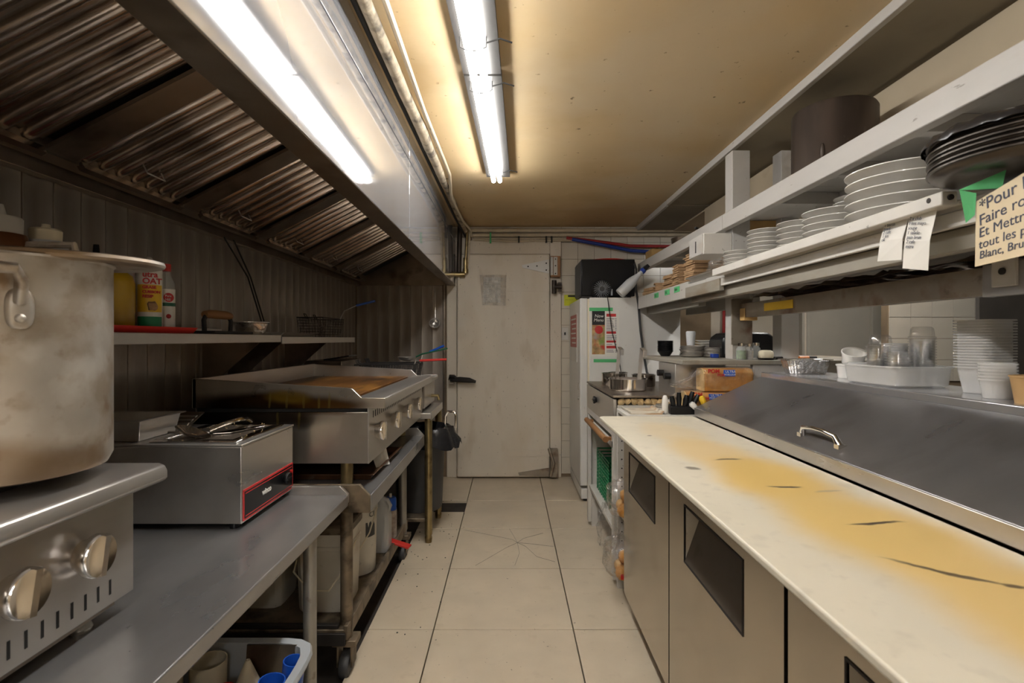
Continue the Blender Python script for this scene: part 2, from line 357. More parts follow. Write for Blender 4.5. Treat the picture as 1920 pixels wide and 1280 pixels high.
# ------------------------------------------------------------------ room shell
floor = struct('floor', MB().box(-1.45, 5.0, -4.1, 4.9, -.12, -.022), 'grout')
rows = [-1.97 + .608 * k for k in range(12)]
rows = [2.896 + .608 * k for k in range(-11, 4)]
rows[-1] = 4.828
cols = [(-.62, -.331), (-.331, .28), (.28, .89), (.89, 1.5)]
tile_mesh = {}
for i in range(len(rows) - 1):
    for j, (a, b) in enumerate(cols):
        y0, y1 = rows[i] + .0025, rows[i + 1] - .0025
        mb = MB()
        if j == 0 and rows[i] > 3.4 and rows[i] < 3.6:
            mb.prism([(a + .0025, y0), (b - .0025, y0), (b - .0025, 3.84), (a + .0025, 3.84)], -.022, 0, 'z')
        else:
            mb.box(a + .0025, b - .0025, y0, y1, -.022, random.uniform(-.0008, .0008))
        t = mk('tile', mb, 'tile', floor, bevel=.0015)
        if j == 1 and 2.8 < rows[i] < 3.0:
            cr = MB()
            P0 = (.05, 3.26)
            for path in [[P0, (-.02, 3.18), (-.06, 3.12), (-.19, 2.93)], [P0, (.03, 3.36), (.00, 3.5)], [P0, (.02, 3.31), (-.30, 3.48)], [P0, (.06, 3.1), (.03, 2.93)],
                         [P0, (.10, 3.2), (.16, 3.05), (.26, 2.98)], [P0, (.09, 3.33), (.22, 3.42)], [P0, (.14, 3.24), (.27, 3.2)]]:
                cr.tube([(x, y, .0008) for x, y in path], .0007, 4)
            mk('crack', cr, 'inkblk', t)

wl = struct('wall_left', MB().box(-1.46, XL - .012, -4.1, 4.9, -.02, 2.34), 'dsteel')
me_strip = MB().prism([(0, 0), (0, .104), (.012, .1), (.004, .05), (.010, .004)], 0, 1.25, 'z').mesh('panel')
y = -.9; k = 0
while y < 4.8:
    me = me_strip if k == 0 else me_strip
    o = mk('panel', me, 'lining', wl)
    o.location = (XL - .012, y, .52); y += .105; k += 1
wb = struct('wall_back', MB().box(-1.46, 5.0, YB, 4.95, -.02, 2.34), 'tgrout')
# steel lining behind the cooking line (turned strips)
for k in range(8):
    o = mk('panel', me_strip, 'lining', wb); o.location = (XL + .1 * k, YB, .52); o.rotation_euler = (0, 0, -PI / 2); o.scale = (.35, .96, 1)
# white tiles right of the door and above the fridge
me_t = MB().box(0, .149, -.010, 0, 0, .149).mesh('tile')
for cx in range(9):
    for cz in range(15):
        x = .480 + .152 * cx; z = .03 + .152 * cz
        if x > .8 and z < 1.45: continue
        o = mk('tile', me_t, 'whitetile', wb); o.location = (x, YB, z)
mk('panel', MB().box(-.60, .478, YB - .006, YB, 2.197, 2.30), 'whitetile', wb)
mk('panel', MB().box(1.86, 5.0, YB - .004, YB, 0, 2.30), 'cream', wb)
mk('seam', MB().box(2.095, 2.10, YB - .008, YB, .9, 2.30), 'greydoor', wb)
struct('wall_front', MB().box(-1.46, 5.0, -4.1, -4.0, -.02, 2.34), 'wallbeige')
wr = struct('wall_right', MB().box(1.475, 1.52, -4.0, 3.95, 1.90, 2.25), 'wallbeige')
mk('lower_wall', MB().box(1.475, 1.52, -4.0, 2.55, -.02, 1.05), 'wallbeige', wr)
ceil = struct('ceiling', MB().box(-1.46, 1.19, -4.1, 4.95, ZC, 2.36), 'ceil')
mk('soffit_panel', MB().box(1.185, 1.50, -4.1, 3.895, 2.268, 2.36), 'soffit', ceil)
mk('soffit_panel', MB().box(1.185, 1.50, 3.905, 4.95, 2.262, 2.36), 'soffit', ceil)
mk('ceiling_panel', MB().box(1.50, 5.05, -4.1, 4.95, 2.25, 2.36), 'wallbeige', ceil)
struct('trim_1', MB().box(1.165, 1.19, -4.0, 3.89, 2.262, 2.30), 'shelfp', bevel=.003)
struct('trim_2', MB().box(1.165, 1.19, 3.91, 4.83, 2.258, 2.30), 'shelfp', bevel=.003)
struct('wall_far', MB().box(5.0, 5.08, -4.1, 4.95, -.02, 2.34), 'cream')
# back room pieces seen through the pass
d2 = struct('door_2', MB().box(2.45, 2.95, 4.28, 4.32, 0, 2.1), 'greydoor')
mk('door_frame', MB().box(2.38, 2.40, 4.25, 4.34, 0, 2.15).box(2.42, 2.45, 4.25, 4.34, 0, 2.15).box(2.95, 3.05, 4.25, 4.34, 0, 2.15), 'greydoor', d2, bevel=.004)
mk('door_edge', MB().box(2.40, 2.42, 4.262, 4.34, 0, 2.15), 'cream', d2)
tw = struct('wall_tiled', MB().box(2.70, 3.42, 3.74, 3.80, 0, 2.2), 'tgrout')
for cx in range(5):
    for cz in range(7):
        o = mk('tile', me_t, 'whitetile2', tw); o.location = (2.712 + .152 * cx, 3.74, .97 + .152 * cz)
brd = thing('bulletin_board', 'dark board with small pins on the wall beyond the pass, beside white tiles', 'board', (3.4, 3.45, 0))
mk('board_panel', MB().box(3.10, 3.75, 3.45, 3.48, 0.0, 2.0), 'dboard', brd)
for (x, z) in ((3.32, 1.39), (3.40, 1.40), (3.41, 1.33), (3.33, 1.36)):
    mk('pin', MB().lathe([(0, -.004), (.006, -.004), (.006, .004), (0, .004)], (x, 3.447, z), 8), 'chrome', brd)

# ------------------------------------------------------------------ cooler door
D1 = YB - .012
door = thing('door_1', None, None, (0, YB, 0), kind='structure')
mk('jamb', MB().box(-.575, -.482, YB - .03, YB, 0, 2.197), 'doorp', door, bevel=.004)
mk('jamb', MB().box(.373, .476, YB - .03, YB, 0, 2.197), 'doorp', door, bevel=.004)
mk('header', MB().box(-.482, .373, YB - .03, YB, 2.047, 2.197), 'doorp', door, bevel=.004)
mk('door_panel', MB().box(-.477, .368, YB - .075, YB - .012, .012, 2.041), 'doorp', door, bevel=.012)
yF = YB - .076
h = mk('hinge', MB().prism([(.115, 1.938), (.36, 1.99), (.362, 1.862), (.12, 1.915)], yF - .010, yF, 'y'), 'fridge', door)
mk('wood_block', MB().box(.375, .462, yF - .02, yF + .05, 1.83, 2.02), 'wood', door, bevel=.003)
hb = mk('hinge', MB().box(.372, .395, yF - .032, yF - .018, 1.845, 2.01).box(.40, .435, yF - .028, yF - .018, 1.845, 2.01), 'whitep', door, bevel=.002)
for z in (1.86, 1.93, 1.99): mk('screw', MB().cyl((.417, yF - .031, z), (.417, yF - .027, z), .006, 8), 'matteblack', hb)
for (x, z) in ((.17, 1.925), (.25, 1.93), (.335, 1.955), (.335, 1.893)): mk('screw', MB().cyl((x, yF - .0135, z), (x, yF - .008, z), .007, 8), 'matteblack', h)
mk('door_closer', MB().cyl((.405, yF - .02, 1.68), (.405, yF - .02, 1.80), .022).cyl((.405, yF - .035, 1.74), (.47, yF - .035, 1.74), .02).box(.44, .475, yF - .03, yF, 1.70, 1.78), 'dpipe', door)
mk('strap_plate', MB().box(-.02, .365, yF - .003, yF, 1.702, 1.762), 'doorp', door, bevel=.001)
mk('kick_plate', MB().box(-.02, .365, yF - .003, yF, .20, .262), 'doorp', door, bevel=.001)
lh = mk('hinge', MB().prism([(.08, .055), (.36, .10), (.362, .02), (.09, .03)], yF - .008, yF, 'y').box(.372, .44, yF - .03, yF + .04, .02, .27).tube([(.36, yF - .02, .28), (.40, yF - .04, .15), (.37, yF - .03, .03)], .016), 'rustbeam', door, label='rusted bottom hinge')
mk('latch_handle', MB().tube([(-.54, yF - .01, .90), (-.53, yF - .05, .935), (-.49, yF - .06, .93), (-.47, yF - .05, .90)], .014).tube([(-.53, yF - .04, .90), (-.45, yF - .06, .905), (-.36, yF - .07, .90), (-.30, yF - .065, .885)], [.018, .026, .024, .012]), 'iron', door, label='dark worn latch handle')
mk('latch_strike', MB().box(-.545, -.50, yF - .03, YB - .03, .86, .945), 'rustbeam', door)

def sheet(name, a, b, c, d, mat, parent=None, nx=8, ny=8, amp=.006, seed=1, thick=.0008):
    rnd = random.Random(seed); a, b, c, d = map(Vector, (a, b, c, d)); nrm = (b - a).cross(d - a).normalized()
    vs = []; fs = []
    for side in (0, 1):
        rnd = random.Random(seed)
        for j in range(ny + 1):
            for i in range(nx + 1):
                u, v = i / nx, j / ny
                p = a * (1 - u) * (1 - v) + b * u * (1 - v) + c * u * v + d * (1 - u) * v
                vs.append(p + nrm * (rnd.uniform(0, amp) - side * thick))
    W = nx + 1; H = W * (ny + 1)
    for j in range(ny):
        for i in range(nx):
            q = (j * W + i, j * W + i + 1, (j + 1) * W + i + 1, (j + 1) * W + i)
            fs.append(q); fs.append(tuple(reversed([k + H for k in q])))
    return MB().add(vs, fs)
yw = yF - .004
nt = thing('taped_notice', 'crumpled clear plastic sleeve with printed sheet taped to the white cooler door', 'notice', (-.16, yw, 1.70))
A, B, C_, D_ = (-.245, yw, 1.575), (-.035, yw, 1.57), (-.025, yw, 1.85), (-.27, yw, 1.85)
mk('sheet', MB().box(-.235, -.08, yw - .001, yw, 1.60, 1.83), 'paper', nt)
mk('sleeve', sheet('sleeve', A, B, C_, D_, 'film', nx=9, ny=12, amp=.032, seed=4).add([], []), 'film', nt, smooth=20)
for k in range(4): text(['avis de service', 'prep list', 'check temp', 'close door'][0] if False else '------- ---- ---', .012, 'ink', nt, (-.225, yw - .002, 1.80 - .02 * k), (1, 0, 0), (0, 0, 1))
for k in range(4): text('---- -------', .012, 'ink', nt, (-.225, yw - .002, 1.69 - .016 * k), (1, 0, 0), (0, 0, 1))
# ------------------------------------------------------------------ pipes on the back wall
def pipe(name, pts, r, mat, label, cat='pipe', group=None, n=10):
    return solo(name, MB().tube(pts, r, n), mat, label, cat, group=group, loc=pts[0])
pipe('wall_pipe', [(-.38, YB - .04, 2.262), (1.7, YB - .04, 2.262)], .018, 'pipe', 'upper cream pipe along the top of the back wall')
pipe('wall_pipe', [(-.38, YB - .04, 2.218), (1.7, YB - .04, 2.222)], .016, 'pipe', 'cream pipe running just below the upper back wall pipe')
cp = thing('cable_run', 'pair of thin painted cables clipped under the back wall pipes above the door', 'cable', (-.33, YB - .03, 2.2))
mk('cable', MB().tube([(-.33, YB - .03, 2.195), (.0, YB - .035, 2.185), (.3, YB - .035, 2.19), (.5, YB - .035, 2.185)], .009), 'pipe', cp)
mk('cable', MB().tube([(-.33, YB - .045, 2.175), (.0, YB - .05, 2.16), (.25, YB - .05, 2.165), (.56, YB - .05, 2.17)], .009), 'pipe', cp)
mk('tie', MB().box(-.18, -.165, YB - .062, YB - .02, 2.145, 2.24), 'gtape', cp)
for x in (.08, .33, .38): mk('clip', MB().box(x, x + .014, YB - .062, YB - .02, 2.15, 2.205), 'matteblack', cp)
pipe('red_hose', [(.52, YB - .06, 2.19), (.8, YB - .07, 2.155), (1.1, YB - .07, 2.115), (1.5, YB - .07, 2.11), (1.93, YB - .07, 2.09), (1.97, YB - .05, 1.9), (1.955, YB - .05, 1.2)], .014, 'redhose', 'red hose sagging along the tiled back wall', 'hose')
pipe('blue_hose', [(.57, YB - .075, 2.175), (.8, YB - .085, 2.13), (1.1, YB - .085, 2.07), (1.35, YB - .085, 2.055), (1.9, YB - .085, 2.03), (2.02, YB - .06, 1.85), (2.0, YB - .06, 1.2)], .016, 'bluehose', 'blue hose sagging below the red hose on the back wall', 'hose')
sw = thing('light_switch', 'small white switch plate on tiles between cooler door and fridge', 'switch', (.50, YB - .012, 1.31))
mk('plate', MB().box(.482, .545, YB - .018, YB - .010, 1.26, 1.375), 'whitep', sw, bevel=.003)
mk('toggle', MB().box(.505, .517, YB - .032, YB - .018, 1.305, 1.33), 'black', sw)
st = thing('yellow_sticker', 'lime yellow printed sticker on tiles behind the white fridge', 'sticker', (.55, YB - .013, 1.62))
mk('backing', MB().box(.505, .65, YB - .0125, YB - .010, 1.575, 1.675), 'lime', st)
mk('header_bar', MB().box(.54, .65, YB - .0135, YB - .012, 1.655, 1.672), 'inkblk', st)
text('WASH HANDS' if False else '---- --- --', .02, 'inkblk', st, (.515, YB - .014, 1.625), (1, 0, 0), (0, 0, 1))

# ------------------------------------------------------------------ ceiling lamps, in view and added unseen for fill
def lamp(y0, y1, x0, x1, label, grp='fluorescent ceiling lamps', tm='tubelamp'):
    t = thing('fluorescent_lamp', label, 'lamp', (x0, y0, ZC), group=grp)
    w = (x1 - x0)
    def X(y): return x0 + w * (y - y0) / (y1 - y0)
    mk('housing', MB().add([(x0 - .062, y0, ZC - .026), (x0 + .082, y0, ZC - .026), (x1 + .082, y1, ZC - .026), (x1 - .062, y1, ZC - .026), (x0 - .062, y0, ZC), (x0 + .082, y0, ZC), (x1 + .082, y1, ZC), (x1 - .062, y1, ZC)],
        [(0, 1, 2, 3), (4, 7, 6, 5), (0, 4, 5, 1), (1, 5, 6, 2), (2, 6, 7, 3), (3, 7, 4, 0)]), 'lampbody', t)
    for s in (-.019, .019):
        mk('tube', MB().tube([(x0 + s, y0 + .01, ZC - .052), (x1 + s, y1 - .01, ZC - .052)], .0135, 12), tm, t)
    return t, X
l1, X1 = lamp(2.0, 3.25, -.112, -.078, 'far twin fluorescent tube fixture hanging near the ceiling centre')
l2, X2 = lamp(.74, 1.985, -.15, -.113, 'twin fluorescent tube fixture nearer the top edge of the photo')
l3, X3 = lamp(-1.5, -.25, -.2, -.17, 'added unseen twin tube fixture behind the camera for frontal fill', tm='filltube')  # added out of view for softer frontal fill
for (t, X, y) in ((l2, X2, 1.74), (l1, X1, 2.04), (l1, X1, 3.1)):
    x = X(y)
    mk('zip_tie', MB().tube([(x + .045, y, ZC - .004), (x + .043, y, ZC - .06), (x + .02, y, ZC - .072), (x - .02, y, ZC - .072), (x - .043, y, ZC - .06), (x - .045, y, ZC - .004)], .0022, 5)
       .tube([(x + .045, y, ZC - .045), (x + .09, y, ZC - .032), (x + .13, y + .01, ZC - .04)], .003, 5), 'matteblack', t)
l4, X4 = lamp(-2.8, -1.55, -.2, -.2, 'second added unseen twin tube fixture behind the camera for fill', tm='filltube')  # another unseen fixture added as fill from behind
l5, X5 = lamp(-3.2, -1.95, .75, .75, 'added unseen fill fixture behind the camera over the counter side', tm='filltube')  # unseen fixture added as fill on the counter side
lb, Xb = lamp(2.2, 3.45, 2.05, 2.05, 'added unseen tube fixture brightening the room beyond the pass', tm='filltube')  # unseen fixture added to brighten the back room

# ------------------------------------------------------------------ exhaust hood
hood = thing('exhaust_hood', 'long stainless steel exhaust hood with greasy baffle filters over the cooking line', 'hood', (XH, 2.0, 1.76))
for (a, b) in ((-1.0, 2.566), (2.572, 4.815)):
    mk('front_panel', MB().box(XH - .014, XH, a, b, 1.76, 2.141), 'hoodsteel', hood, bevel=.002)
    mk('front_panel', MB().box(XH - .014, XH, a, b, 2.148, ZC - .004), 'hoodsteel', hood, bevel=.002)
mk('backing', MB().box(XH - .03, XH - .012, -1.0, 4.81, 1.78, 2.29), 'matteblack', hood)
mk('bottom_lip', MB().box(XH - .078, XH - .002, -1.0, 4.81, 1.759, 1.772).box(XH - .082, XH - .074, -1.0, 4.81, 1.759, 1.80), 'dsteel', hood, bevel=.002)
XF0, ZF0, SL = -1.33, 1.825, .52
def fz(x): return ZF0 + SL * (x - XF0)
nrmF = Vector((-SL, 0, 1)).normalized()      # up normal of the filter plane
def filt(y0):
    mb = MB(); pr = []; y = y0
    for k in range(7):
        pr += [(y, .0), (y + .003, -.011), (y + .010, -.018), (y + .022, -.021), (y + .034, -.018), (y + .041, -.011), (y + .044, 0), (y + .07, 0)]
        y += .0705
    x0, x1 = XF0, -.60
    n = len(pr)
    vs = [Vector((x0, yy, fz(x0))) + nrmF * o for yy, o in pr] + [Vector((x1, yy, fz(x1))) + nrmF * o for yy, o in pr]
    mb.add(vs, [(i, i + 1, n + i + 1, n + i) for i in range(n - 1)])
    for (a, b) in ((x0 - .005, x0 + .012), (x1 - .012, x1 + .005)):
        q = [Vector((a, y0, fz(a))) - nrmF * .022, Vector((b, y0, fz(b))) - nrmF * .022, Vector((b, y0 + .49, fz(b))) - nrmF * .022, Vector((a, y0 + .49, fz(a))) - nrmF * .022]
        mb.slab(*q, .022)
    return mb
for k in range(-4, 6):
    y0 = 1.60 + .62 * k
    if y0 > 4.4: break
    f = mk('baffle_filter', filt(y0), 'filter', hood, smooth=50)
    for hy in (.16,):
        xx = -1.24; c = Vector((xx, y0 + hy, fz(xx))) - nrmF * .02
        u = Vector((1, 0, SL)).normalized()
        mk('wire_handle', MB().tube([c, c - nrmF * .03, c - nrmF * .03 + Vector((0, .09, 0)), c + Vector((0, .09, 0))], .0025, 6), 'steel', f)
    q = [Vector((XF0, y0 - .118, fz(XF0))) - nrmF * .012, Vector((-.6, y0 - .118, fz(-.6))) - nrmF * .012, Vector((-.6, y0 - .012, fz(-.6))) - nrmF * .012, Vector((XF0, y0 - .012, fz(XF0))) - nrmF * .012]
    mk('blank_panel', MB().slab(*q, .012), 'dsteel', hood)
mk('inner_roof', MB().slab((XL, -1, fz(XL) + .03), (-.5, -1, fz(-.5) + .03), (-.5, 4.81, fz(-.5) + .03), (XL, 4.81, fz(XL) + .03), .01), 'matteblack', hood)
mk('grease_trough', MB().prism([(-1.36, 1.79), (-1.315, 1.80), (-1.315, 1.845), (-1.322, 1.845), (-1.322, 1.81), (-1.352, 1.80), (-1.352, 1.84), (-1.36, 1.84)], -1.0, 4.80), 'dsteel', hood)
mk('rear_rail', MB().box(XL, -1.375, -1.0, 4.80, 1.752, 1.80).box(XL, -1.37, -1.0, 4.80, 1.80, 1.815).box(XL, -1.36, -1.0, 4.8, 1.835, 1.85), 'dsteel', hood, bevel=.003)
mk('end_panel', MB().prism([(XL, 1.76), (XH - .015, 1.76), (XH - .015, 2.28), (XL, 2.28)], 4.80, 4.815), 'dsteel', hood)
for (x, y) in ((-.70, 4.2), (-.70, 4.5), (-.72, 3.2)):
    mk('spray_nozzle', MB().tube([(x, y, fz(x) - .02), (x - .015, y, fz(x) - .07), (x - .03, y, fz(x) - .1)], .006, 6).cyl((x - .028, y, fz(x) - .095), (x - .045, y, fz(x) - .125), .009, 8), 'chrome', hood)
hp = thing('iron_gas_pipe', 'dark iron pipe with elbow entering the far end of the hood', 'pipe', (-.455, 4.72, 1.87))
mk('riser', MB().tube([(-.445, 4.72, 2.29), (-.455, 4.72, 1.87)], .022, 12), 'dpipe', hp)
mk('elbow', MB().tube([(-.395, 4.72, 2.0), (-.395, 4.72, 1.87), (-.41, 4.72, 1.85), (-.51, 4.72, 1.852)], .02, 12).cyl((-.44, 4.72, 1.85), (-.40, 4.72, 1.85), .027, 12).cyl((-.395, 4.72, 1.86), (-.395, 4.72, 1.90), .026, 12), 'brass', hp)
mk('thin_riser', MB().tube([(-.38, 4.73, 2.28), (-.395, 4.72, 1.95)], .012, 10), 'brass', hp)
mk('conduit', MB().tube([(-.36, 4.735, 2.28), (-.365, 4.735, 2.05), (-.38, 4.73, 1.92)], .008, 8), 'pipe', hp)
pl = thing('lagged_pipe', 'flaking lagged pipe bundle along the ceiling above the hood front', 'pipe', (-.44, 1.0, 2.25))
rnd = random.Random(3); pts = []; rr = []
yy = -.9
while yy < 4.72:
    pts.append((-.435 + .03 * yy / 4.8 + rnd.uniform(-.004, .004), yy, 2.262 + rnd.uniform(-.006, .004))); rr.append(.021 + rnd.uniform(-.003, .006)); yy += .2
pts += [(-.385, 4.75, 2.24), (-.365, 4.78, 2.2), (-.36, 4.79, 2.17)]; rr += [.024, .022, .02]
mk('lagging', MB().tube(pts, rr, 10), 'lag', pl)
mk('conduit', MB().tube([(-.385, -.9, 2.278), (-.37, 1.5, 2.28), (-.375, 2.3, 2.27), (-.365, 3.2, 2.275), (-.40, 3.6, 2.24), (-.385, 4.3, 2.24), (-.35, 4.7, 2.25), (-.345, 4.76, 2.2)], .0105, 8), 'pipe', pl)
mk('cable', MB().tube([(-.47, -.9, 2.28), (-.462, 2.3, 2.275), (-.45, 4.3, 2.27), (-.40, 4.78, 2.2)], .009, 6), 'matteblack', pl)

# corner post of the lining
struct('trim_3', MB().box(-.605, -.588, YB - .035, YB - .005, .55, 1.76), 'dsteel', bevel=.002)
lad = thing('ladle', 'steel ladle hanging against the end wall under the hood', 'ladle', at(815, 606, 4.72))
mk('bowl', MB().lathe([(.001, -.03), (.03, -.022), (.046, 0), (.048, .012), (.043, .012), (.04, 0), (.02, -.02)], (0, 0, 0), 16, Matrix.Translation(at(815, 606, 4.72)) @ Matrix.Rotation(R(75), 4, 'X')), 'steel', lad)
mk('handle', MB().tube([at(816, 598, 4.74), at(816, 570, 4.76), at(815, 540, 4.77)], .005, 6), 'steel', lad)
wires = thing('hood_cables', 'two thin dark cables hanging down the steel wall to the shelf', 'cable', at(490, 600, 2.85))
mk('cable', MB().tube([(-1.375, 2.52, 1.76), at(465, 520, 2.72), at(490, 602, 2.87)], .004, 6), 'matteblack', wires)
mk('cable', MB().tube([(-1.37, 2.6, 1.76), at(470, 520, 2.77), at(495, 602, 2.91)], .004, 6), 'matteblack', wires)

# ------------------------------------------------------------------ wall shelves on the left
def wshelf(y0, y1, zt, gus, label):
    t = thing('wall_shelf', label, 'shelf', (XL, (y0 + y1) / 2, zt - .035))
    mk('board', MB().box(XL + .001, -1.112, y0, y1, zt - .012, zt).box(-1.118, -1.11, y0, y1, zt - .036, zt).box(XL + .001, XL + .012, y0, y1, zt - .03, zt + .03), 'steel', t, bevel=.002)
    for g in gus:
        mk('bracket', MB().prism([(XL + .001, zt - .012), (-1.12, zt - .012), (XL + .001, zt - .27)], g, g + .006), 'dsteel', t)
    return t
wshelf(.4, 2.545, 1.289, (1.0, 2.40), 'longer steel wall shelf holding bottles and the red tray')
wshelf(2.56, 3.76, 1.281, (2.62, 3.278), 'shorter steel wall shelf holding the fry basket')
ZS = 1.2892
rt = solo('red_tray', MB().prism([(-1.385, 0), (-1.37, .0), (-1.13, 0), (-1.113, .02), (-1.12, .02), (-1.133, .004), (-1.367, .004), (-1.38, .02), (-1.388, .02)], 1.15, 1.87, 'y', Matrix.Translation((0, 0, ZS))), 'red', 'red plastic tray under bottles on the steel wall shelf', 'tray', loc=(-1.25, 1.5, ZS))
def bottle(name, label, c, z0, prof, mat, cap, capmat, cat='bottle', n=18):
    t = thing(name, label, cat, (c[0], c[1], z0))
    mk('body', MB().lathe(prof, (c[0], c[1], z0), n), mat, t)
    mk('cap', MB().lathe(cap, (c[0], c[1], z0), n), capmat, t)
    return t
ZT = ZS + .0042
bottle('oil_jar', 'yellow oil jar standing on the red tray behind the big pot', (-1.235, 1.60), ZT, [(0, 0), (.07, 0), (.075, .01), (.075, .15), (.07, .17), (.045, .19), (0, .19)], 'gold', [(0, .188), (.05, .188), (.05, .215), (0, .215)], 'creamp')
can = bottle('cooking_spray_can', 'white and yellow cooking spray can with green base print on the red tray', (-1.205, 1.75), ZT, [(0, 0), (.037, 0), (.038, .004), (.038, .205), (.03, .222), (.02, .226), (0, .226)], 'paper', [(0, .224), (.01, .224), (.01, .245), (.006, .25), (0, .25)], 'whitep', 'can')
def wrap(c, r, z0, z1, a0, a1, n=10):
    mb = MB(); vs = []; fs = []
    for k in range(n + 1):
        a = a0 + (a1 - a0) * k / n
        for z in (z0, z1): vs.append((c[0] + r * math.cos(a), c[1] + r * math.sin(a), z))
    return mb.add(vs, [(2 * k, 2 * k + 2, 2 * k + 3, 2 * k + 1) for k in range(n)])
A0, A1 = R(-110), R(10)
mk('yellow_band', wrap((-1.205, 1.75), .0386, ZT + .065, ZT + .155, A0, A1), 'yellow', can)
mk('green_band', wrap((-1.205, 1.75), .0386, ZT + .004, ZT + .05, A0, A1), 'green', can)
cx, cy = -1.205 + .0395 * math.cos(R(-45)), 1.75 + .0395 * math.sin(R(-45))
xd = (math.cos(R(45)), math.sin(R(45)), 0); 
def canT(b, s, m, z, dx): text(b, s, m, can, (cx + xd[0] * dx, cy + xd[1] * dx, z), xd, (0, 0, 1), .001, bold=.0006)
canT('utra', .026, 'redprint', ZT + .180, -.026); canT('OAT', .026, 'redprint', ZT + .158, -.026)
canT('GRASE', .013, 'redprint', ZT + .142, -.026); canT('CUISSON', .012, 'redprint', ZT + .127, -.026); canT('RESIP', .013, 'redprint', ZT + .112, -.026)
mk('printed_emblem', MB().blob((cx, cy, ZT + .085), (.016, .016, .014), 8, 6, .3, 2), 'kraft', can)
sb = bottle('syrup_bottle', 'small clear bottle with red cap and white label at the end of the red tray', (-1.205, 1.835), ZT, [(0, 0), (.026, 0), (.028, .005), (.028, .17), (.014, .20), (.014, .215), (0, .215)], 'glass', [(0, .213), (.016, .213), (.016, .238), (0, .238)], 'red')
mk('label', wrap((-1.205, 1.835), .0286, ZT + .003, ZT + .15, R(-120), R(40)), 'paper', sb)
cx, cy = -1.205 + .0293 * math.cos(R(-40)), 1.835 + .0293 * math.sin(R(-40))
mk('red_badge', MB().lathe([(0, 0), (.016, 0), (.016, .0008), (0, .0008)], (0, 0, 0), 14, Matrix.Translation((cx, cy, ZT + .12)) @ Matrix.Rotation(R(50), 4, 'Z') @ Matrix.Rotation(R(90), 4, 'X')), 'redprint', sb)
xd = (math.cos(R(50)), math.sin(R(50)), 0)
text('Pure', .010, 'paper', sb, (cx + .0012 - xd[0] * .011, cy - .0012 - xd[1] * .011, ZT + .122), xd, (0, 0, 1), .001)
text('Hill', .012, 'paper', sb, (cx + .0012 - xd[0] * .011, cy - .0012 - xd[1] * .011, ZT + .109), xd, (0, 0, 1), .001)
mk('green_stripe', wrap((-1.205, 1.835), .0292, ZT + .09, ZT + .102, R(-100), R(30)), 'dgreen', sb)
mk('printed_emblem', MB().blob((cx, cy, ZT + .055), (.008, .008, .008), 8, 6), 'redprint', sb)
sq = [(0, 0), (.036, 0), (.038, .006), (.038, .17), (.03, .195), (0, .195)]
sqc = [(0, .193), (.026, .193), (.026, .215), (.012, .222), (.009, .235), (.007, .262), (0, .262)]
bottle('squeeze_bottle', 'dark squeeze bottle with black nozzle behind the pot lid', (-1.20, 1.52), ZT, sq, 'rub', [(0, .193), (.028, .193), (.028, .212), (.012, .218), (.009, .225), (.007, .25), (0, .25)], 'black')
bottle('squeeze_bottle', 'frosted squeeze bottle with cream cap on the shelf above the pot lid', (-1.165, 1.315), ZS, [(0, 0), (.046, 0), (.048, .006), (.048, .20), (.040, .225), (0, .228)], 'natural', [(0, .226), (.032, .226), (.033, .252), (.030, .256), (.010, .258), (.009, .268), (0, .268)], 'creamp')
bottle('sauce_jar', 'brown sauce jar with white ribbed cap at the frame edge of the shelf', (-1.19, 1.22), ZS, [(0, 0), (.06, 0), (.062, .006), (.062, .19), (.05, .225), (0, .228)], 'brownjar', [(0, .225), (.042, .225), (.043, .262), (.04, .266), (.014, .268), (.008, .295), (0, .295)], 'whitep')
gp = thing('grill_press', 'iron grill press with wooden handle on the steel wall shelf', 'press', (-1.2, 2.13, ZS))
mk('plate', MB().box(-1.28, -1.125, 2.0, 2.30, ZS, ZS + .012), 'iron', gp, bevel=.003)
mk('bracket', MB().tube([(-1.2, 2.06, ZS + .01), (-1.2, 2.055, ZS + .055), (-1.2, 2.07, ZS + .075)], .009, 8), 'iron', gp)
mk('bracket', MB().tube([(-1.2, 2.25, ZS + .01), (-1.2, 2.255, ZS + .055), (-1.2, 2.24, ZS + .075)], .009, 8), 'iron', gp)
mk('handle', MB().tube([(-1.2, 2.06, ZS + .077), (-1.2, 2.10, ZS + .08), (-1.2, 2.21, ZS + .08), (-1.2, 2.25, ZS + .077)], [.014, .018, .018, .014], 10), 'wood', gp)
bf = thing('foil_pan', 'oval foil pan beside the grill press on the wall shelf', 'pan', (-1.2, 2.43, ZS), local=True)
mk('pan_body', MB().lathe([(0, 0), (.058, 0), (.062, .004), (.080, .052), (.09, .055), (.09, .058), (.078, .057), (.058, .006), (0, .005)], n=40, mat=Matrix.Scale(.92, 4, (1, 0, 0))), 'foil', bf, smooth=20)
solo('sheet_pan', MB().prism([(-1.36, 0), (-1.14, 0), (-1.118, .018), (-1.125, .018), (-1.143, .004), (-1.357, .004), (-1.375, .018), (-1.38, .018)], 2.60, 3.02, 'y', Matrix.Translation((0, 0, 1.2815))), 'steel', 'small steel tray between foil pan and fry basket on the wall shelf', 'tray', loc=(-1.25, 2.8, 1.2815))
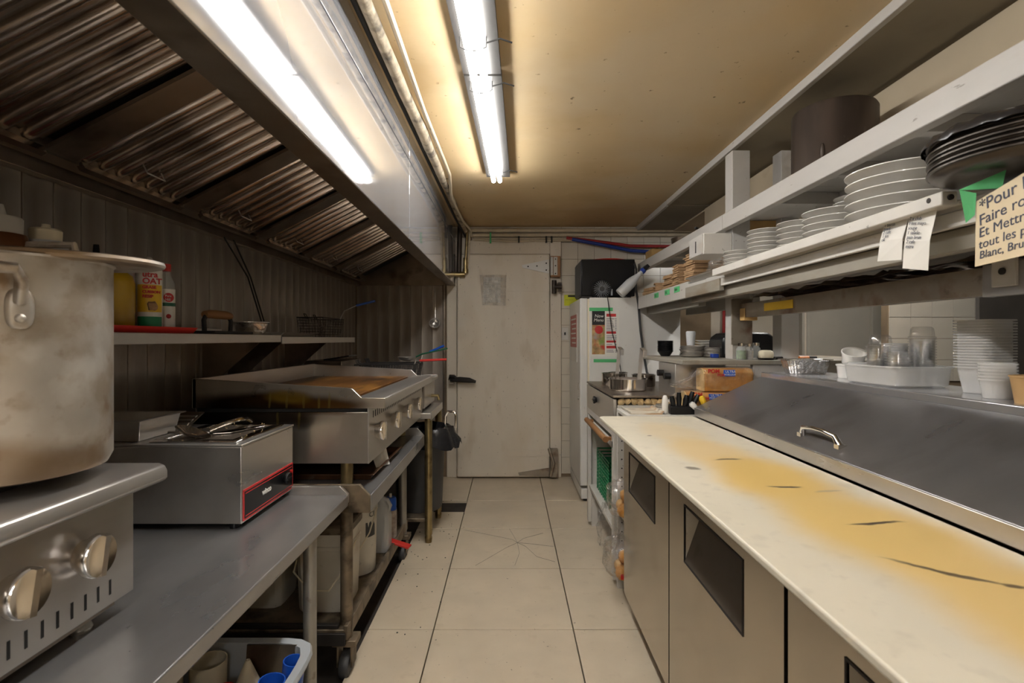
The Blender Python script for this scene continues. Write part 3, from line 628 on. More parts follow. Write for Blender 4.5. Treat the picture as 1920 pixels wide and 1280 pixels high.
def basket(c, lx, ly, hz, handle_mat, name, label, hpts, tilt=0):
    t = thing(name, label, 'basket', (c[0], c[1], c[2]))
    mb = MB(); fr = MB()
    x0, x1, y0, y1 = c[0] - lx / 2, c[0] + lx / 2, c[1] - ly / 2, c[1] + ly / 2; z0, z1 = c[2], c[2] + hz
    s = .017; r = .0014
    n = int(ly / s)
    for i in range(n + 1):
        yy = y0 + ly * i / n
        mb.tube([(x0, yy, z1), (x0 + .02, yy, z0), (x1 - .02, yy, z0), (x1, yy, z1)], r, 3, False)
    n = int(lx / s)
    for i in range(n + 1):
        xx = x0 + lx * i / n
        mb.tube([(xx, y0, z1), (xx, y0 + .02, z0), (xx, y1 - .02, z0), (xx, y1, z1)], r, 3, False)
    n = int(hz / s)
    for i in range(n):
        q = .02 * (1 - i / n); z = z0 + hz * i / n
        mb.tube([(x0 + q, y0 + q, z), (x1 - q, y0 + q, z), (x1 - q, y1 - q, z), (x0 + q, y1 - q, z)], r, 3, closed=True)
    g = mk('wire_mesh', mb, 'iron', t, smooth=0)
    g['kind'] = 'stuff'
    fr.tube([(x0, y0, z1), (x1, y0, z1), (x1, y1, z1), (x0, y1, z1)], .0035, 6, closed=True)
    for k in (.3, .7): fr.tube([(x0 + .01, y0 + ly * k, z1), (x0 - .005, y0 + ly * k, z1 + .028), (x0 - .005, y0 + ly * k + .03, z1 + .028), (x0 + .01, y0 + ly * k + .03, z1)], .003, 6)
    mk('rim', fr, 'iron', t)
    mk('handle_wire', MB().tube(hpts[:3], .004, 6), 'steel', t)
    mk('handle_grip', MB().tube(hpts[2:], .008, 8), handle_mat, t)
    return t
basket((-1.22, 3.40, 1.2815), .16, .40, .12, 'blue', 'fry_basket', 'wire fry basket with blue handle standing on the wall shelf', [(-1.14, 3.52, 1.40), (-1.12, 3.55, 1.46), (-1.06, 3.62, 1.50), (-.94, 3.66, 1.535)])

# ------------------------------------------------------------------ near steel table
ZTb = .694
tb = thing('steel_table', 'low stainless steel table under the range and food warmer', 'table', (-1.0, .7, 0))
mk('tabletop', MB().box(-1.405, -.594, -.9, 1.93, ZTb - .04, ZTb), 'tabletop', tb, bevel=.004)
mk('end_upstand', MB().prism([(-1.405, ZTb - .03), (-.594, ZTb - .03), (-.594, ZTb + .002), (-.625, ZTb + .032), (-1.405, ZTb + .032)], 1.93, 1.945), 'steel', tb, bevel=.002)
for (x, y) in ((-.625, 1.64), (-.625, -.4), (-1.36, 1.64), (-1.36, -.4)):
    mk('leg', MB().cyl((x, y, .03), (x, y, ZTb - .03), .0205).lathe([(0, -.022), (.024, -.022), (.024, 0), (.018, .012), (.018, .05), (0, .05)], (x, y, 0), 14), 'leg', tb)
# ------------------------------------------------------------------ knobs (shared shape, axis +X)
def knobmesh(r=.037, d=.042):
    mx = Matrix.Rotation(R(90), 4, 'Y')
    mb = MB().lathe([(0, 0), (r * .72, 0), (r * .80, d * .2), (r, d * .45), (r, d * .72), (r * .94, d * .8), (r * .5, d * .74), (0, d * .74)], (0, 0, 0), 24, mx)
    mb.prism([(-r * .98, d * .70), (r * .98, d * .70), (r * .9, d * .98), (-r * .9, d * .98)], -.006, .006, 'y', Matrix.Rotation(R(90), 4, 'Y') @ Matrix.Rotation(R(90), 4, 'Z') @ Matrix.Rotation(0, 4, 'Z'))
    return mb.mesh('knob')
KM = knobmesh()
def knob(parent, x, y, z, mat='chrome', rot=0, name='knob', s=1):
    o = bpy.data.objects.new(name, KM if mat == 'chrome' else KM.copy()); COL.objects.link(o)
    if not o.data.materials: o.data.materials.append(mt[mat])
    if mat != 'chrome': o.data.materials.clear(); o.data.materials.append(mt[mat])
    o.parent = parent; o.location = Vector((x, y, z)) - ORG[parent.name]; o.rotation_euler = (rot, 0, 0); o.scale = (s,) * 3
    ORG[o.name] = ORG[parent.name]
    return o
# ------------------------------------------------------------------ countertop range
rg = thing('countertop_range', 'stainless countertop range with big chrome knobs at the frame edge', 'range', (-1.05, .7, ZTb))
mk('body', MB().box(-1.37, -.81, .1, 1.115, .74, .99), 'dsteel', rg)
mk('control_panel', MB().box(-.812, -.803, .1, 1.118, .735, .962), 'steel', rg, bevel=.002)
mk('front_rail', MB().prism([(-.90, 1.0), (-.762, 1.0), (-.751, .996), (-.745, .985), (-.744, .968), (-.752, .962), (-.80, .962), (-.82, .955), (-.90, .955)], .1, 1.142), 'steel', rg, bevel=.004)
mk('deck', MB().box(-1.37, -.90, .1, 1.142, .985, .995), 'dsteel', rg)
mk('skirt', MB().box(-.83, -.815, .1, 1.08, .722, .737), 'dsteel', rg)
for y in (.16, 1.03):
    for x in (-.845, -1.33):
        mk('foot', MB().lathe([(0, 0), (.018, 0), (.021, .008), (.015, .02), (.015, .05), (0, .05)], (x, y, ZTb), 12), 'leg', rg)
for k in range(16):
    y = 1.052 - .0305 * k
    mk('vent_slot', MB().box(-.804, -.8024, y - .0028, y + .0028, .756, .786), 'matteblack', rg)
for y in (.985, .84, .69, .55): knob(rg, -.803, y, .862, rot=R(80), s=1.08)
for (y0, y1) in ((.60, .85), (.86, 1.11)):
    g = MB()
    for x in (-1.34, -1.18, -1.02, -.905): g.box(x, x + .012, y0, y1, 1.0, 1.022)
    for y in (y0, (y0 + y1) / 2, y1 - .012): g.box(-1.34, -.893, y, y + .012, 1.0, 1.024)
    for x in (-1.34, -.905): 
        for y in (y0, y1 - .012): g.box(x, x + .012, y, y + .012, .994, 1.0)
    mk('burner_grate', g, 'iron', rg)
# ------------------------------------------------------------------ stock pot
pc = Vector((-.93, .965, 1.0245)); pr = .16; ph = .385
pot = thing('stock_pot', 'large worn aluminium stock pot standing on the countertop range', 'pot', pc)
mk('body', MB().lathe([(0, 0), (pr - .025, 0), (pr - .008, .005), (pr, .022), (pr, ph), (pr + .004, ph + .004), (pr - .004, ph + .004), (pr - .005, ph), (pr - .005, .02), (0, .008)], pc, 64), 'alu', pot)
hd = MB(); a1, a2 = R(-40), R(-84); zz = pc.z + .295
def onpot(a, r, z): return (pc.x + r * math.cos(a), pc.y + r * math.sin(a), z)
pth = [onpot(a1, pr + .006, zz + .01), onpot(a1, pr + .022, zz + .045), onpot(a1 - .05, pr + .048, zz + .062), onpot((a1 + a2) / 2, pr + .06, zz + .064), onpot(a2 + .05, pr + .048, zz + .062), onpot(a2, pr + .022, zz + .045), onpot(a2, pr + .006, zz + .01)]
hh = mk('handle', hd.tube(pth, .0095, 12), 'alu', pot)
for a in (a1, a2):
    mx = Matrix.Translation(onpot(a, pr, zz)) @ Matrix.Rotation(a, 4, 'Z')
    mk('handle_plate', MB().blob((0, 0, 0), (.010, .019, .034), 14, 10, p=.7).add([], []).mesh('handle_plate'), 'alu', hh).matrix_local = Matrix.Translation(-pc) @ mx
    rv = MB()
    for dz in (.013, -.016): rv.blob((.009, 0, dz), (.006, .008, .008), 10, 6)
    mk('rivet', rv.mesh('rivet'), 'alu', hh).matrix_local = Matrix.Translation(-pc) @ mx
lc = Vector((-.905, 1.035, pc.z + ph + .006))
ld = thing('pot_lid', 'wide flat aluminium lid resting on the large stock pot', 'lid', lc, local=True)
ld.rotation_euler = (R(2.2), R(1.0), 0)
mk('disc', MB().lathe([(0, .006), (.155, .004), (.17, .0), (.186, .004), (.189, .009), (.187, .015), (.178, .017), (.165, .012), (0, .016)], n=72), 'alu', ld)
mk('lid_handle', MB().tube([(-.05, 0, .014), (-.045, 0, .04), (.045, 0, .04), (.05, 0, .014)], .007, 8), 'alu', ld)
# ------------------------------------------------------------------ food warmer
WZ = .712
fw = thing('food_warmer', 'stainless countertop food warmer with red edged control strip', 'warmer', (-1.09, 1.76, ZTb))
mk('body', MB().box(-1.375, -.806, 1.575, 1.948, WZ, .945), 'steel', fw, bevel=.003)
mk('top_rim', MB().prism([(-1.378, 1.572), (-.803, 1.572), (-.803, 1.951), (-1.378, 1.951)], .945, .952, 'z'), 'steel', fw, bevel=.002)
for (x, y) in ((-1.34, 1.6), (-.84, 1.6), (-1.34, 1.92), (-.84, 1.92)): mk('foot', MB().lathe([(0, 0), (.014, 0), (.016, .02), (0, .02)], (x, y, ZTb), 10), 'black', fw)
cs = mk('control_strip', MB().box(-.8065, -.8035, 1.582, 1.942, .718, .812), 'redprint', fw)
mk('black_face', MB().box(-.8055, -.8028, 1.588, 1.936, .724, .806), 'black', cs)
mk('red_line', MB().box(-.8055, -.8024, 1.592, 1.932, .798, .801).box(-.8055, -.8024, 1.592, 1.932, .729, .732), 'redprint', cs)
text('winco', .026, 'paper', cs, (-.8022, 1.70, .762), (0, 1, 0), (0, 0, 1), .0004, bold=.0008)
k_ = knob(fw, -.803, 1.865, .772, 'black', 0, s=.55)
mk('indicator_lamp', MB().cyl((-.804, 1.92, .785), (-.796, 1.92, .785), .006, 10), 'red', fw)
text('WARM', .009, 'paper', cs, (-.8022, 1.885, .795), (0, 1, 0), (0, 0, 1), .0003) if False else None
wp = thing('insert_pan', 'full size steel insert pan set in the food warmer top', 'pan', (-1.0, 1.76, .952))
mk('rim', MB().box(-1.10, -.83, 1.595, 1.625, .9525, .958).box(-1.10, -.83, 1.90, 1.93, .9525, .958).box(-1.10, -1.075, 1.625, 1.90, .9525, .958).box(-.862, -.83, 1.625, 1.90, .9525, .958), 'chrome', wp, bevel=.003)
mk('basin', MB().box(-1.08, -.855, 1.62, 1.905, .9522, .955), 'dsteel', wp)
rnd = random.Random(8)
crm = MB()
for k in range(45): crm.blob((rnd.uniform(-1.08, -.82), rnd.uniform(1.6, 1.93), .9592), (.002, .002, .0012), 5, 3)
cr = solo('crumbs', crm, 'crust', None, None, loc=(-.95, 1.76, .958), kind='stuff'); cr['label'] = 'scattered pale crumbs on the food warmer top'; cr['category'] = 'crumbs'
sp = thing('serving_spoon', 'bright steel serving spoon lying on the warmer pan', 'spoon', (-1.0, 1.7, .96))
mk('bowl', MB().lathe([(0, -.014), (.02, -.011), (.036, 0), (.038, .003), (.034, .002), (.018, -.008), (0, -.011)], (0, 0, 0), 18, Matrix.Translation((-1.005, 1.66, .974)) @ Matrix.Rotation(R(20), 4, 'Y') @ Matrix.Scale(1.5, 4, (1, 0, 0))), 'chrome', sp)
mk('handle', MB().tube([(-.96, 1.675, .978), (-.93, 1.70, .993), (-.92, 1.78, .996), (-.94, 1.87, .985), (-.95, 1.92, .968)], [.006, .007, .007, .008, .009], 8), 'chrome', sp)
sp2 = thing('steel_tongs', 'flat steel turner lying behind the serving spoon on the warmer', 'turner', (-.95, 1.75, .96))
mk('blade', MB().prism([(-.99, 1.70), (-.92, 1.73), (-.87, 1.86), (-.89, 1.87)], .959, .9615, 'z'), 'chrome', sp2)
mk('handle', MB().tube([(-.98, 1.71, .9635), (-1.09, 1.67, .972)], .004, 6), 'chrome', sp2)
hp2 = thing('steel_pan', 'deep steel half pan standing at the back of the food warmer', 'pan', (-1.25, 1.76, .953))
def openbox(x0, x1, y0, y1, z0, z1, t=.003, ins=.012, rim=.012):
    mb = MB()
    o = [(x0, y0), (x1, y0), (x1, y1), (x0, y1)]; i_ = lambda d: [(x0 + d, y0 + d), (x1 - d, y0 + d), (x1 - d, y1 - d), (x0 + d, y1 - d)]
    L = [[(x, y, z0) for x, y in i_(ins)], [(x, y, z1) for x, y in o]]
    vs = L[0] + L[1] + [(x, y, z1) for x, y in i_(-rim)] + [(x, y, z1 + .004) for x, y in i_(-rim)] + [(x, y, z1 + .004) for x, y in i_(t)] + [(x, y, z0 + t) for x, y in i_(ins + t)]
    fs = [(0, 3, 2, 1)]
    for k in range(5):
        for q in range(4): fs.append((k * 4 + q, k * 4 + (q + 1) % 4, k * 4 + 4 + (q + 1) % 4, k * 4 + 4 + q))
    fs.append((20, 21, 22, 23))
    return mb.add(vs, fs)
mk('pan_body', openbox(-1.365, -1.13, 1.60, 1.80, .953, 1.017), 'steel', hp2, bevel=.004)
sl = thing('warmer_cover', 'dark slotted steel cover leaning at the back of the food warmer', 'lid', (-1.2, 1.9, .953))
mk('panel', MB().slab((-1.36, 1.83, .957), (-1.13, 1.83, .957), (-1.13, 1.94, 1.0), (-1.36, 1.94, 1.0), .004), 'dsteel', sl)
for k in range(3): mk('slat', MB().slab((-1.35, 1.85 + .025 * k, .967 + .0098 * k), (-1.14, 1.85 + .025 * k, .967 + .0098 * k), (-1.14, 1.862 + .025 * k, .972 + .0098 * k), (-1.35, 1.862 + .025 * k, .972 + .0098 * k), .003), 'steel', sl)
# ------------------------------------------------------------------ griddle stand and griddle
gs = thing('griddle_stand', 'grimy steel equipment stand on casters under the griddle', 'stand', (-.95, 2.6, 0))
mk('top', MB().box(-1.385, -.522, 1.97, 3.19, .655, .682).box(-.527, -.518, 1.97, 3.19, .622, .684), 'tabletop', gs, bevel=.003)
mk('end_upstand', MB().prism([(-1.385, .62), (-.522, .62), (-.522, .684), (-.56, .725), (-1.385, .725)], 1.955, 1.97), 'grimeleg', gs, bevel=.002)
mk('end_upstand', MB().prism([(-1.385, .62), (-.522, .62), (-.522, .684), (-.56, .725), (-1.385, .725)], 3.19, 3.20), 'steel', gs, bevel=.002)
for (x, y, m) in ((-.622, 2.0, 'grimeleg'), (-.622, 3.05, 'leg'), (-1.34, 2.0, 'leg'), (-1.34, 3.05, 'leg')):
    mk('leg', MB().cyl((x, y, .125), (x, y, .656), .0235), m, gs)
    c = mk('caster', MB().box(x - .045, x + .045, y - .035, y + .035, .11, .135).box(x - .03, x - .022, y - .03, y + .03, .03, .115).box(x + .022, x + .03, y - .03, y + .03, .03, .115), 'grimeleg', gs, bevel=.003)
    mk('wheel', MB().lathe([(0, -.018), (.046, -.018), (.05, -.01), (.05, .01), (.046, .018), (0, .018)], (0, 0, 0), 22, Matrix.Translation((x, y, .028)) @ Matrix.Rotation(R(90), 4, 'Y')), 'rub', c)
mk('undershelf', MB().box(-1.36, -.612, 1.95, 3.10, .168, .185).box(-.618, -.602, 1.95, 3.10, .145, .20), 'grimeleg', gs, bevel=.003)
mk('shelf_rail', MB().box(-1.36, -.64, 1.955, 1.975, .185, .20).box(-1.36, -.61, 1.94, 1.955, .13, .175), 'iron', gs, bevel=.002)
ZSH = .1855
gd = thing('griddle', 'wide stainless flat top griddle with rusty brown cooking plate', 'griddle', (-.9, 2.65, .684))
GB = .785
gdl = Vector((-.9, 2.65, .684))
def bl(x, y, z): return (x - gdl.x, y - gdl.y, z - gdl.z)
mt['gside'] = M('grease_streaked_steel', (.50, .46, .40), .30, .95, var=.10, scale=7, rvar=.08, wobble=.025, spots=[((.30, .26, .2), 5, .62, .5)],
    blots=[(bl(-.95, 2.03, 1.02), (.42, .4, .060), 0, (.05, .026, .008), 1.0), (bl(-.72, 2.03, 1.01), (.22, .4, .045), 0, (.12, .055, .012), .95), (bl(-.86, 2.03, 1.045), (.12, .4, .04), 0, (.32, .20, .03), .8),
           (bl(-1.0, 2.03, .97), (.40, .4, .07), 0, (.03, .018, .01), .95), (bl(-.80, 2.03, .955), (.06, .3, .05), 0, (.05, .03, .015), .6), (bl(-0.800, 2.03, 1.030), (.007, .4, .05), 0, (.36, .27, .07), .4), (bl(-0.865, 2.03, 1.025), (.007, .4, .05), 0, (.36, .27, .07), .4), (bl(-0.930, 2.03, 1.030), (.007, .4, .05), 0, (.36, .27, .07), .4), (bl(-0.740, 2.03, 1.020), (.007, .4, .05), 0, (.36, .27, .07), .4), (bl(-0.900, 2.03, 0.950), (.007, .4, .05), 0, (.36, .27, .07), .4), (bl(-0.820, 2.03, 0.955), (.007, .4, .05), 0, (.36, .27, .07), .4), (bl(-0.700, 2.03, 1.030), (.007, .4, .05), 0, (.36, .27, .07), .4), (bl(-1.1, 2.03, .9), (.2, .3, .12), 0, (.06, .05, .04), .6)])
mk('body', MB().box(-1.23, -.549, 2.034, 3.264, GB, .985), 'gside', gd, bevel=.002)
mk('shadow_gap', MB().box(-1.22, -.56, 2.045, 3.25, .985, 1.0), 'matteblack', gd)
pf = [(-1.23, 1.0), (-.483, 1.0), (-.483, 1.04), (-.575, 1.042), (-.612, 1.078), (-1.23, 1.115)]
mk('side_splash', MB().prism(pf, 2.03, 2.045), 'gside', gd, bevel=.0015)
mk('side_splash', MB().prism(pf, 3.255, 3.27), 'steel', gd, bevel=.0015)
mk('rear_splash', MB().box(-1.232, -1.215, 2.03, 3.27, 1.0, 1.115), 'steel', gd, bevel=.0015)
mk('cooking_plate', MB().box(-1.215, -.632, 2.045, 3.255, 1.0, 1.038), 'griddle', gd, bevel=.003)
mk('grease_gutter', MB().box(-.632, -.598, 2.045, 3.255, 1.0, 1.012), 'matteblack', gd)
mk('front_deck', MB().prism([(-.598, 1.0), (-.483, 1.0), (-.482, 1.003), (-.481, 1.036), (-.486, 1.0405), (-.598, 1.0405)], 2.046, 3.254), 'steel', gd, bevel=.002)
mk('control_panel', MB().box(-.552, -.546, 2.032, 3.266, GB, 1.0), 'steel', gd, bevel=.001)
for k in range(34):
    yv = 2.10 + .034 * k
    mk('vent_slot', MB().box(-.547, -.5452, yv - .004, yv + .004, .955, .982), 'matteblack', gd)
for y in (2.14, 2.43, 2.715, 3.02): knob(gd, -.546, y, .895, rot=R(85), s=1.05)
for (x, y) in ((-.655, 2.11), (-.655, 3.18), (-1.15, 2.11), (-1.15, 3.18)):
    mk('leg', MB().cyl((x, y, .684), (x, y, GB), .0245), 'brass', gd)
pan = thing('sheet_pan', 'burnt rimmed sheet pan lying under the griddle', 'tray', (-.8, 2.4, .684))
mk('pan_body', openbox(-1.05, -.565, 2.16, 2.70, .6845, .708, .003, .014, .008), 'rustpan', pan, bevel=.012)
cdp = solo('white_card', MB().slab((-.60, 2.36, .689), (-.555, 2.43, .689), (-.575, 2.44, .765), (-.63, 2.37, .765), .002), 'paper', 'folded white card leaning in the sheet pan under the griddle', 'card', loc=(-.59, 2.4, .689))
# ------------------------------------------------------------------ things on the stand's undershelf
def pail(c, rx, h, name, label, sq=0, rim=True, handle=None, lid=True, mat='pail', n=28):
    t = thing(name, label, 'bucket', (c[0], c[1], ZSH))
    mk('body', MB().lathe([(0, 0), (rx * .90, 0), (rx * .93, .01), (rx, h * .74), (rx * 1.03, h * .75), (rx * 1.03, h * .79), (rx, h * .80), (rx * 1.01, h), (rx * .97, h), (rx * .9, .02), (0, .012)], (c[0], c[1], ZSH), n, sq=sq), mat, t)
    if lid: mk('lid', MB().lathe([(0, h + .012), (rx * 1.0, h + .014), (rx * 1.07, h + .008), (rx * 1.07, h - .018), (rx * 1.04, h - .018), (rx * 1.03, h + .001), (0, h + .001)], (c[0], c[1], ZSH), n, sq=sq), 'grimeleg' if handle == 'dirty' else mat, t)
    q = 1.06 if not sq else 1.06
    zz = ZSH + h * .77
    mk('bail_handle', MB().tube([(c[0] - rx * q, c[1] - .01, zz), (c[0] - rx * q * .9, c[1] - rx * 1.15, zz - h * .25), (c[0] - rx * .3, c[1] - rx * 1.3, zz - h * .45), (c[0] + rx * .4, c[1] - rx * 1.3, zz - h * .45), (c[0] + rx * .95, c[1] - rx * 1.12, zz - h * .22), (c[0] + rx * q, c[1] - .01, zz)], .0035, 6), 'creamp', t)
    return t
pail((-.745, 2.17), .105, .33, 'square_pail', 'square white pail with bail handle between the two front legs', sq=.85, lid=True, handle='dirty')
pail((-1.02, 2.20), .105, .30, 'square_pail', 'white pail deep under the table, mostly hidden by the tabletop', sq=.6)
p3 = pail((-.722, 2.47), .095, .38, 'round_pail', 'round white pail with a printed label and looped handle', handle='x')
cxl, cyl_ = -.722, 2.47
mk('printed_label', wrap((cxl, cyl_), .0935, ZSH + .17, ZSH + .25, R(-48), R(-12), 6), 'rub', p3)
text('CI', .035, 'inkblk', p3, (cxl + .0975 * math.cos(R(-30)) - .008, cyl_ + .0975 * math.sin(R(-30)) - .012, ZSH + .262), (math.cos(R(60)), math.sin(R(60)), 0), (0, 0, 1))
jug = thing('plastic_jug', 'translucent plastic jug with moulded grip beside the round pail', 'jug', (-.67, 2.70, ZSH))
mk('body', MB().lathe([(0, 0), (.05, 0), (.055, .008), (.055, .17), (.045, .22), (.02, .262), (.018, .275), (0, .275)], (-.67, 2.70, ZSH), 20, sq=.7), 'natural', jug)
mk('grip', MB().tube([(-.63, 2.70, ZSH + .19), (-.615, 2.70, ZSH + .225), (-.63, 2.70, ZSH + .255), (-.655, 2.70, ZSH + .262)], .011, 10), 'natural', jug)
ac = thing('cleaner_spray_can', 'aerosol can with bright blue cap beside the plastic jug', 'can', (-.645, 2.84, ZSH))
mk('body', MB().lathe([(0, 0), (.031, 0), (.033, .004), (.033, .165), (.03, .175), (0, .178)], (-.645, 2.84, ZSH), 20), 'blue', ac)
mk('label', wrap((-.645, 2.84), .0336, ZSH + .012, ZSH + .16, R(-125), R(25)), 'food', ac)
mk('cap', MB().lathe([(0, .176), (.032, .176), (.032, .215), (.026, .226), (0, .226)], (-.645, 2.84, ZSH), 20), 'blue', ac)
mk('nozzle', MB().lathe([(0, .225), (.008, .225), (.007, .245), (0, .247)], (-.645, 2.84, ZSH), 10), 'whitep', ac)
solo('red_scraper', MB().slab((-.665, 2.735, ZSH + .028), (-.655, 2.775, ZSH + .028), (-.525, 2.80, .16), (-.535, 2.755, .16), .012), 'red', 'red plastic scraper handle sticking out beyond the undershelf', 'scraper', loc=(-.6, 2.77, ZSH), bevel=.003)
# ------------------------------------------------------------------ grey tub on the floor with utensils
tub = thing('utility_tub', 'grey blue plastic tub of kitchen scoops on the floor by the table', 'tub', (-.8, 1.2, -.02))
TX0, TX1, TY0, TY1, TZ = -1.12, -.578, .90, 1.548, .375
tbm = MB().lathe([(0, 0), (.90, 0), (.93, .02), (.985, .36), (1.0, .372), (1.055, .374), (1.07, .385), (1.055, .396), (.975, .396), (.97, .385), (.915, .025), (.88, .008), (0, .008)], n=64, sq=.9,
    mat=Matrix.Translation(((TX0 + TX1) / 2, (TY0 + TY1) / 2, -.02)) @ Matrix.Diagonal(((TX1 - TX0) / 2, (TY1 - TY0) / 2, 1, 1)))
mk('body', tbm, 'tub', tub)
g = MB()
for y in (1.15, 1.3): g.box(TX1 - .03, TX1 + .002, y, y + .006, .05, TZ - .03)
mk('rib', g, 'tub', tub)
zb = -.012
bd = solo('metal_sheet', MB().slab((-.765, 1.475, zb), (-.625, 1.475, zb), (-.62, 1.525, .378), (-.765, 1.525, .378), .004), 'dsteel', 'dark metal sheet standing upright inside the grey tub', 'sheet', loc=(-.69, 1.5, zb))
fn = solo('white_funnel', MB().lathe([(.006, .405), (.008, .40), (.052, .29), (.056, .0), (.053, 0), (.049, .29), (.004, .39), (.006, .405)], (-.715, 1.43, zb), 20), 'creamp', 'pointed off white funnel upside down in the grey tub', 'funnel', loc=(-.715, 1.43, zb))
for (x, y, h_, r_, m_, lb_) in ((-.642, 1.465, .385, .030, 'blue', 'tall blue plastic cup in the corner of the grey tub'), (-.668, 1.385, .38, .034, 'blue', 'second blue plastic cup, nearer the camera in the grey tub'),
        (-.765, 1.40, .345, .03, 'red', 'red plastic cup in the grey tub'), (-.84, 1.46, .385, .048, 'creamp', 'cream plastic cup by the upright metal sheet in the tub'), (-.93, 1.40, .375, .05, 'creamp', 'wide cream cup farthest under the table in the tub'), (-.835, 1.34, .365, .045, 'creamp', 'short cream cup beside the red cup in the tub')):
    o = solo('plastic_cup', MB().lathe([(0, 0), (r_ * .8, 0), (r_, h_), (r_ - .003, h_), (r_ * .77, .006), (0, .006)], (x, y, zb), 18), m_, lb_, 'cup', group='cups in the grey tub', loc=(x, y, zb))
    if m_ == 'blue': o.rotation_euler = (0, R(6), 0)
# ------------------------------------------------------------------ fryer table, fryer, bin
ft = thing('fryer_table', 'small steel table with greasy brass legs under the countertop fryer', 'table', (-.9, 3.5, 0))
mk('tabletop', MB().box(-1.38, -.485, 3.235, 3.78, .775, .81).box(-.49, -.482, 3.235, 3.78, .765, .815), 'steel', ft, bevel=.003)
for (x, y) in ((-.505, 3.27), (-.505, 3.72), (-1.33, 3.27), (-1.33, 3.72)):
    mk('leg', MB().cyl((x, y, .05), (x, y, .776), .0235).lathe([(0, 0), (.02, 0), (.023, .03), (.018, .05), (0, .055)], (x, y, 0 if x > -1 else -.022), 12), 'brass', ft)
mk('undershelf', MB().box(-1.33, -.50, 3.262, 3.735, .128, .15), 'grimeleg', ft, bevel=.003)
fr = thing('countertop_fryer', 'stainless twin countertop fryer between griddle and end wall', 'fryer', (-.9, 3.5, .81))
mk('body', MB().box(-1.30, -.535, 3.30, 3.74, .83, .985), 'steel', fr, bevel=.003)
mk('top_rim', MB().box(-1.32, -.515, 3.285, 3.755, .985, 1.0).box(-1.32, -.515, 3.285, 3.30, 1.0, 1.015).box(-1.32, -.515, 3.74, 3.755, 1.0, 1.015), 'steel', fr, bevel=.002)
mk('oil_well', MB().box(-1.0, -.58, 3.32, 3.50, .99, 1.002).box(-1.0, -.58, 3.54, 3.72, .99, 1.002), 'matteblack', fr)
mk('control_head', MB().box(-1.30, -1.06, 3.31, 3.73, 1.0, 1.13), 'dsteel', fr, bevel=.004)
mk('head_cover', MB().slab((-1.18, 3.32, 1.14), (-1.02, 3.32, 1.165), (-1.02, 3.5, 1.165), (-1.18, 3.5, 1.14), .008), 'black', fr)
for (x, y) in ((-1.25, 3.33), (-.57, 3.33), (-1.25, 3.70), (-.57, 3.70)): mk('foot', MB().lathe([(0, 0), (.015, 0), (.015, .022), (0, .022)], (x, y, .8095), 10), 'black', fr)
mk('rating_label', MB().box(-.62, -.548, 3.2985, 3.301, .895, .935), 'paper', fr)
text('MODEL', .008, 'inkblk', fr, (-.605, 3.298, .91), (1, 0, 0), (0, 0, 1)) if False else None
mk('drain_valve', MB().tube([(-.54, 3.6, .88), (-.49, 3.6, .88), (-.485, 3.6, .85)], .012, 8), 'brass', fr)
basket((-.80, 3.41, 1.004), .38, .14, .10, 'red', 'fry_basket', 'fry basket with red handle resting on the fryer behind the griddle', [(-.62, 3.41, 1.10), (-.61, 3.41, 1.13), (-.585, 3.41, 1.128), (-.41, 3.42, 1.135)])
basket((-.80, 3.63, 1.004), .38, .14, .10, 'blue', 'fry_basket', 'fry basket with blue handle on the fryer farther from the griddle', [(-.62, 3.63, 1.10), (-.60, 3.63, 1.17), (-.55, 3.62, 1.18), (-.45, 3.60, 1.222)])
sk = thing('wire_skimmer', 'wire skimmer with dark green handle lying across the fryer basket', 'skimmer', (-.6, 3.56, 1.11))
mk('handle', MB().tube([(-.64, 3.58, 1.145), (-.60, 3.575, 1.165), (-.42, 3.55, 1.205)], .0055, 8), 'dgreen', sk)
mk('wire_bowl', MB().lathe([(.06, .02), (.05, .005), (.02, -.004)], (-.70, 3.575, 1.125), 16).tube([(-.64 + .06 * math.cos(k * PI / 8) - .06, 3.575 + .06 * math.sin(k * PI / 8), 1.145) for k in range(16)], .003, 5, closed=True), 'steel', sk)
gb = thing('garbage_bin', 'black garbage bin with a bin bag folded over its rim', 'bin', (-.60, 3.50, .152))
gc = (-.60, 3.50, 0)
mk('body', MB().lathe([(0, .1505), (.145, .1505), (.15, .16), (.17, .62), (.178, .63), (.178, .66), (.168, .66), (.14, .165), (0, .16)], gc, 32), 'rub', gb)
rnd = random.Random(5); bag = MB(); prof = [(.160, .62), (.165, .672), (.185, .69), (.205, .68), (.215, .65), (.23, .61), (.245, .58)]
vs = []; fs = []; nn = 40
for i, (r_, z_) in enumerate(prof):
    for k in range(nn):
        a = 2 * PI * k / nn; w = (i / len(prof)) * .035
        q = r_ + rnd.uniform(-w, w) * .6 + w * .5 * math.sin(a * 7) - (.03 * i / 6 if math.cos(a) < .2 else -.03 * i / 6)
        vs.append((gc[0] + q * math.cos(a), gc[1] + .84 * q * math.sin(a), z_ + rnd.uniform(-w, w) * .7 + .03 * math.cos(a) * (i > 3) * -.4))
for i in range(len(prof) - 1):
    for k in range(nn): fs.append((i * nn + k, i * nn + (k + 1) % nn, (i + 1) * nn + (k + 1) % nn, (i + 1) * nn + k))
mk('bin_bag', bag.add(vs, fs), 'bagblk', gb, smooth=60)
mk('handle', MB().tube([(-.425, 3.46, .66), (-.42, 3.45, .76), (-.405, 3.45, .79), (-.365, 3.45, .79), (-.352, 3.45, .765), (-.352, 3.45, .68)], .009, 8), 'chrome', gb)

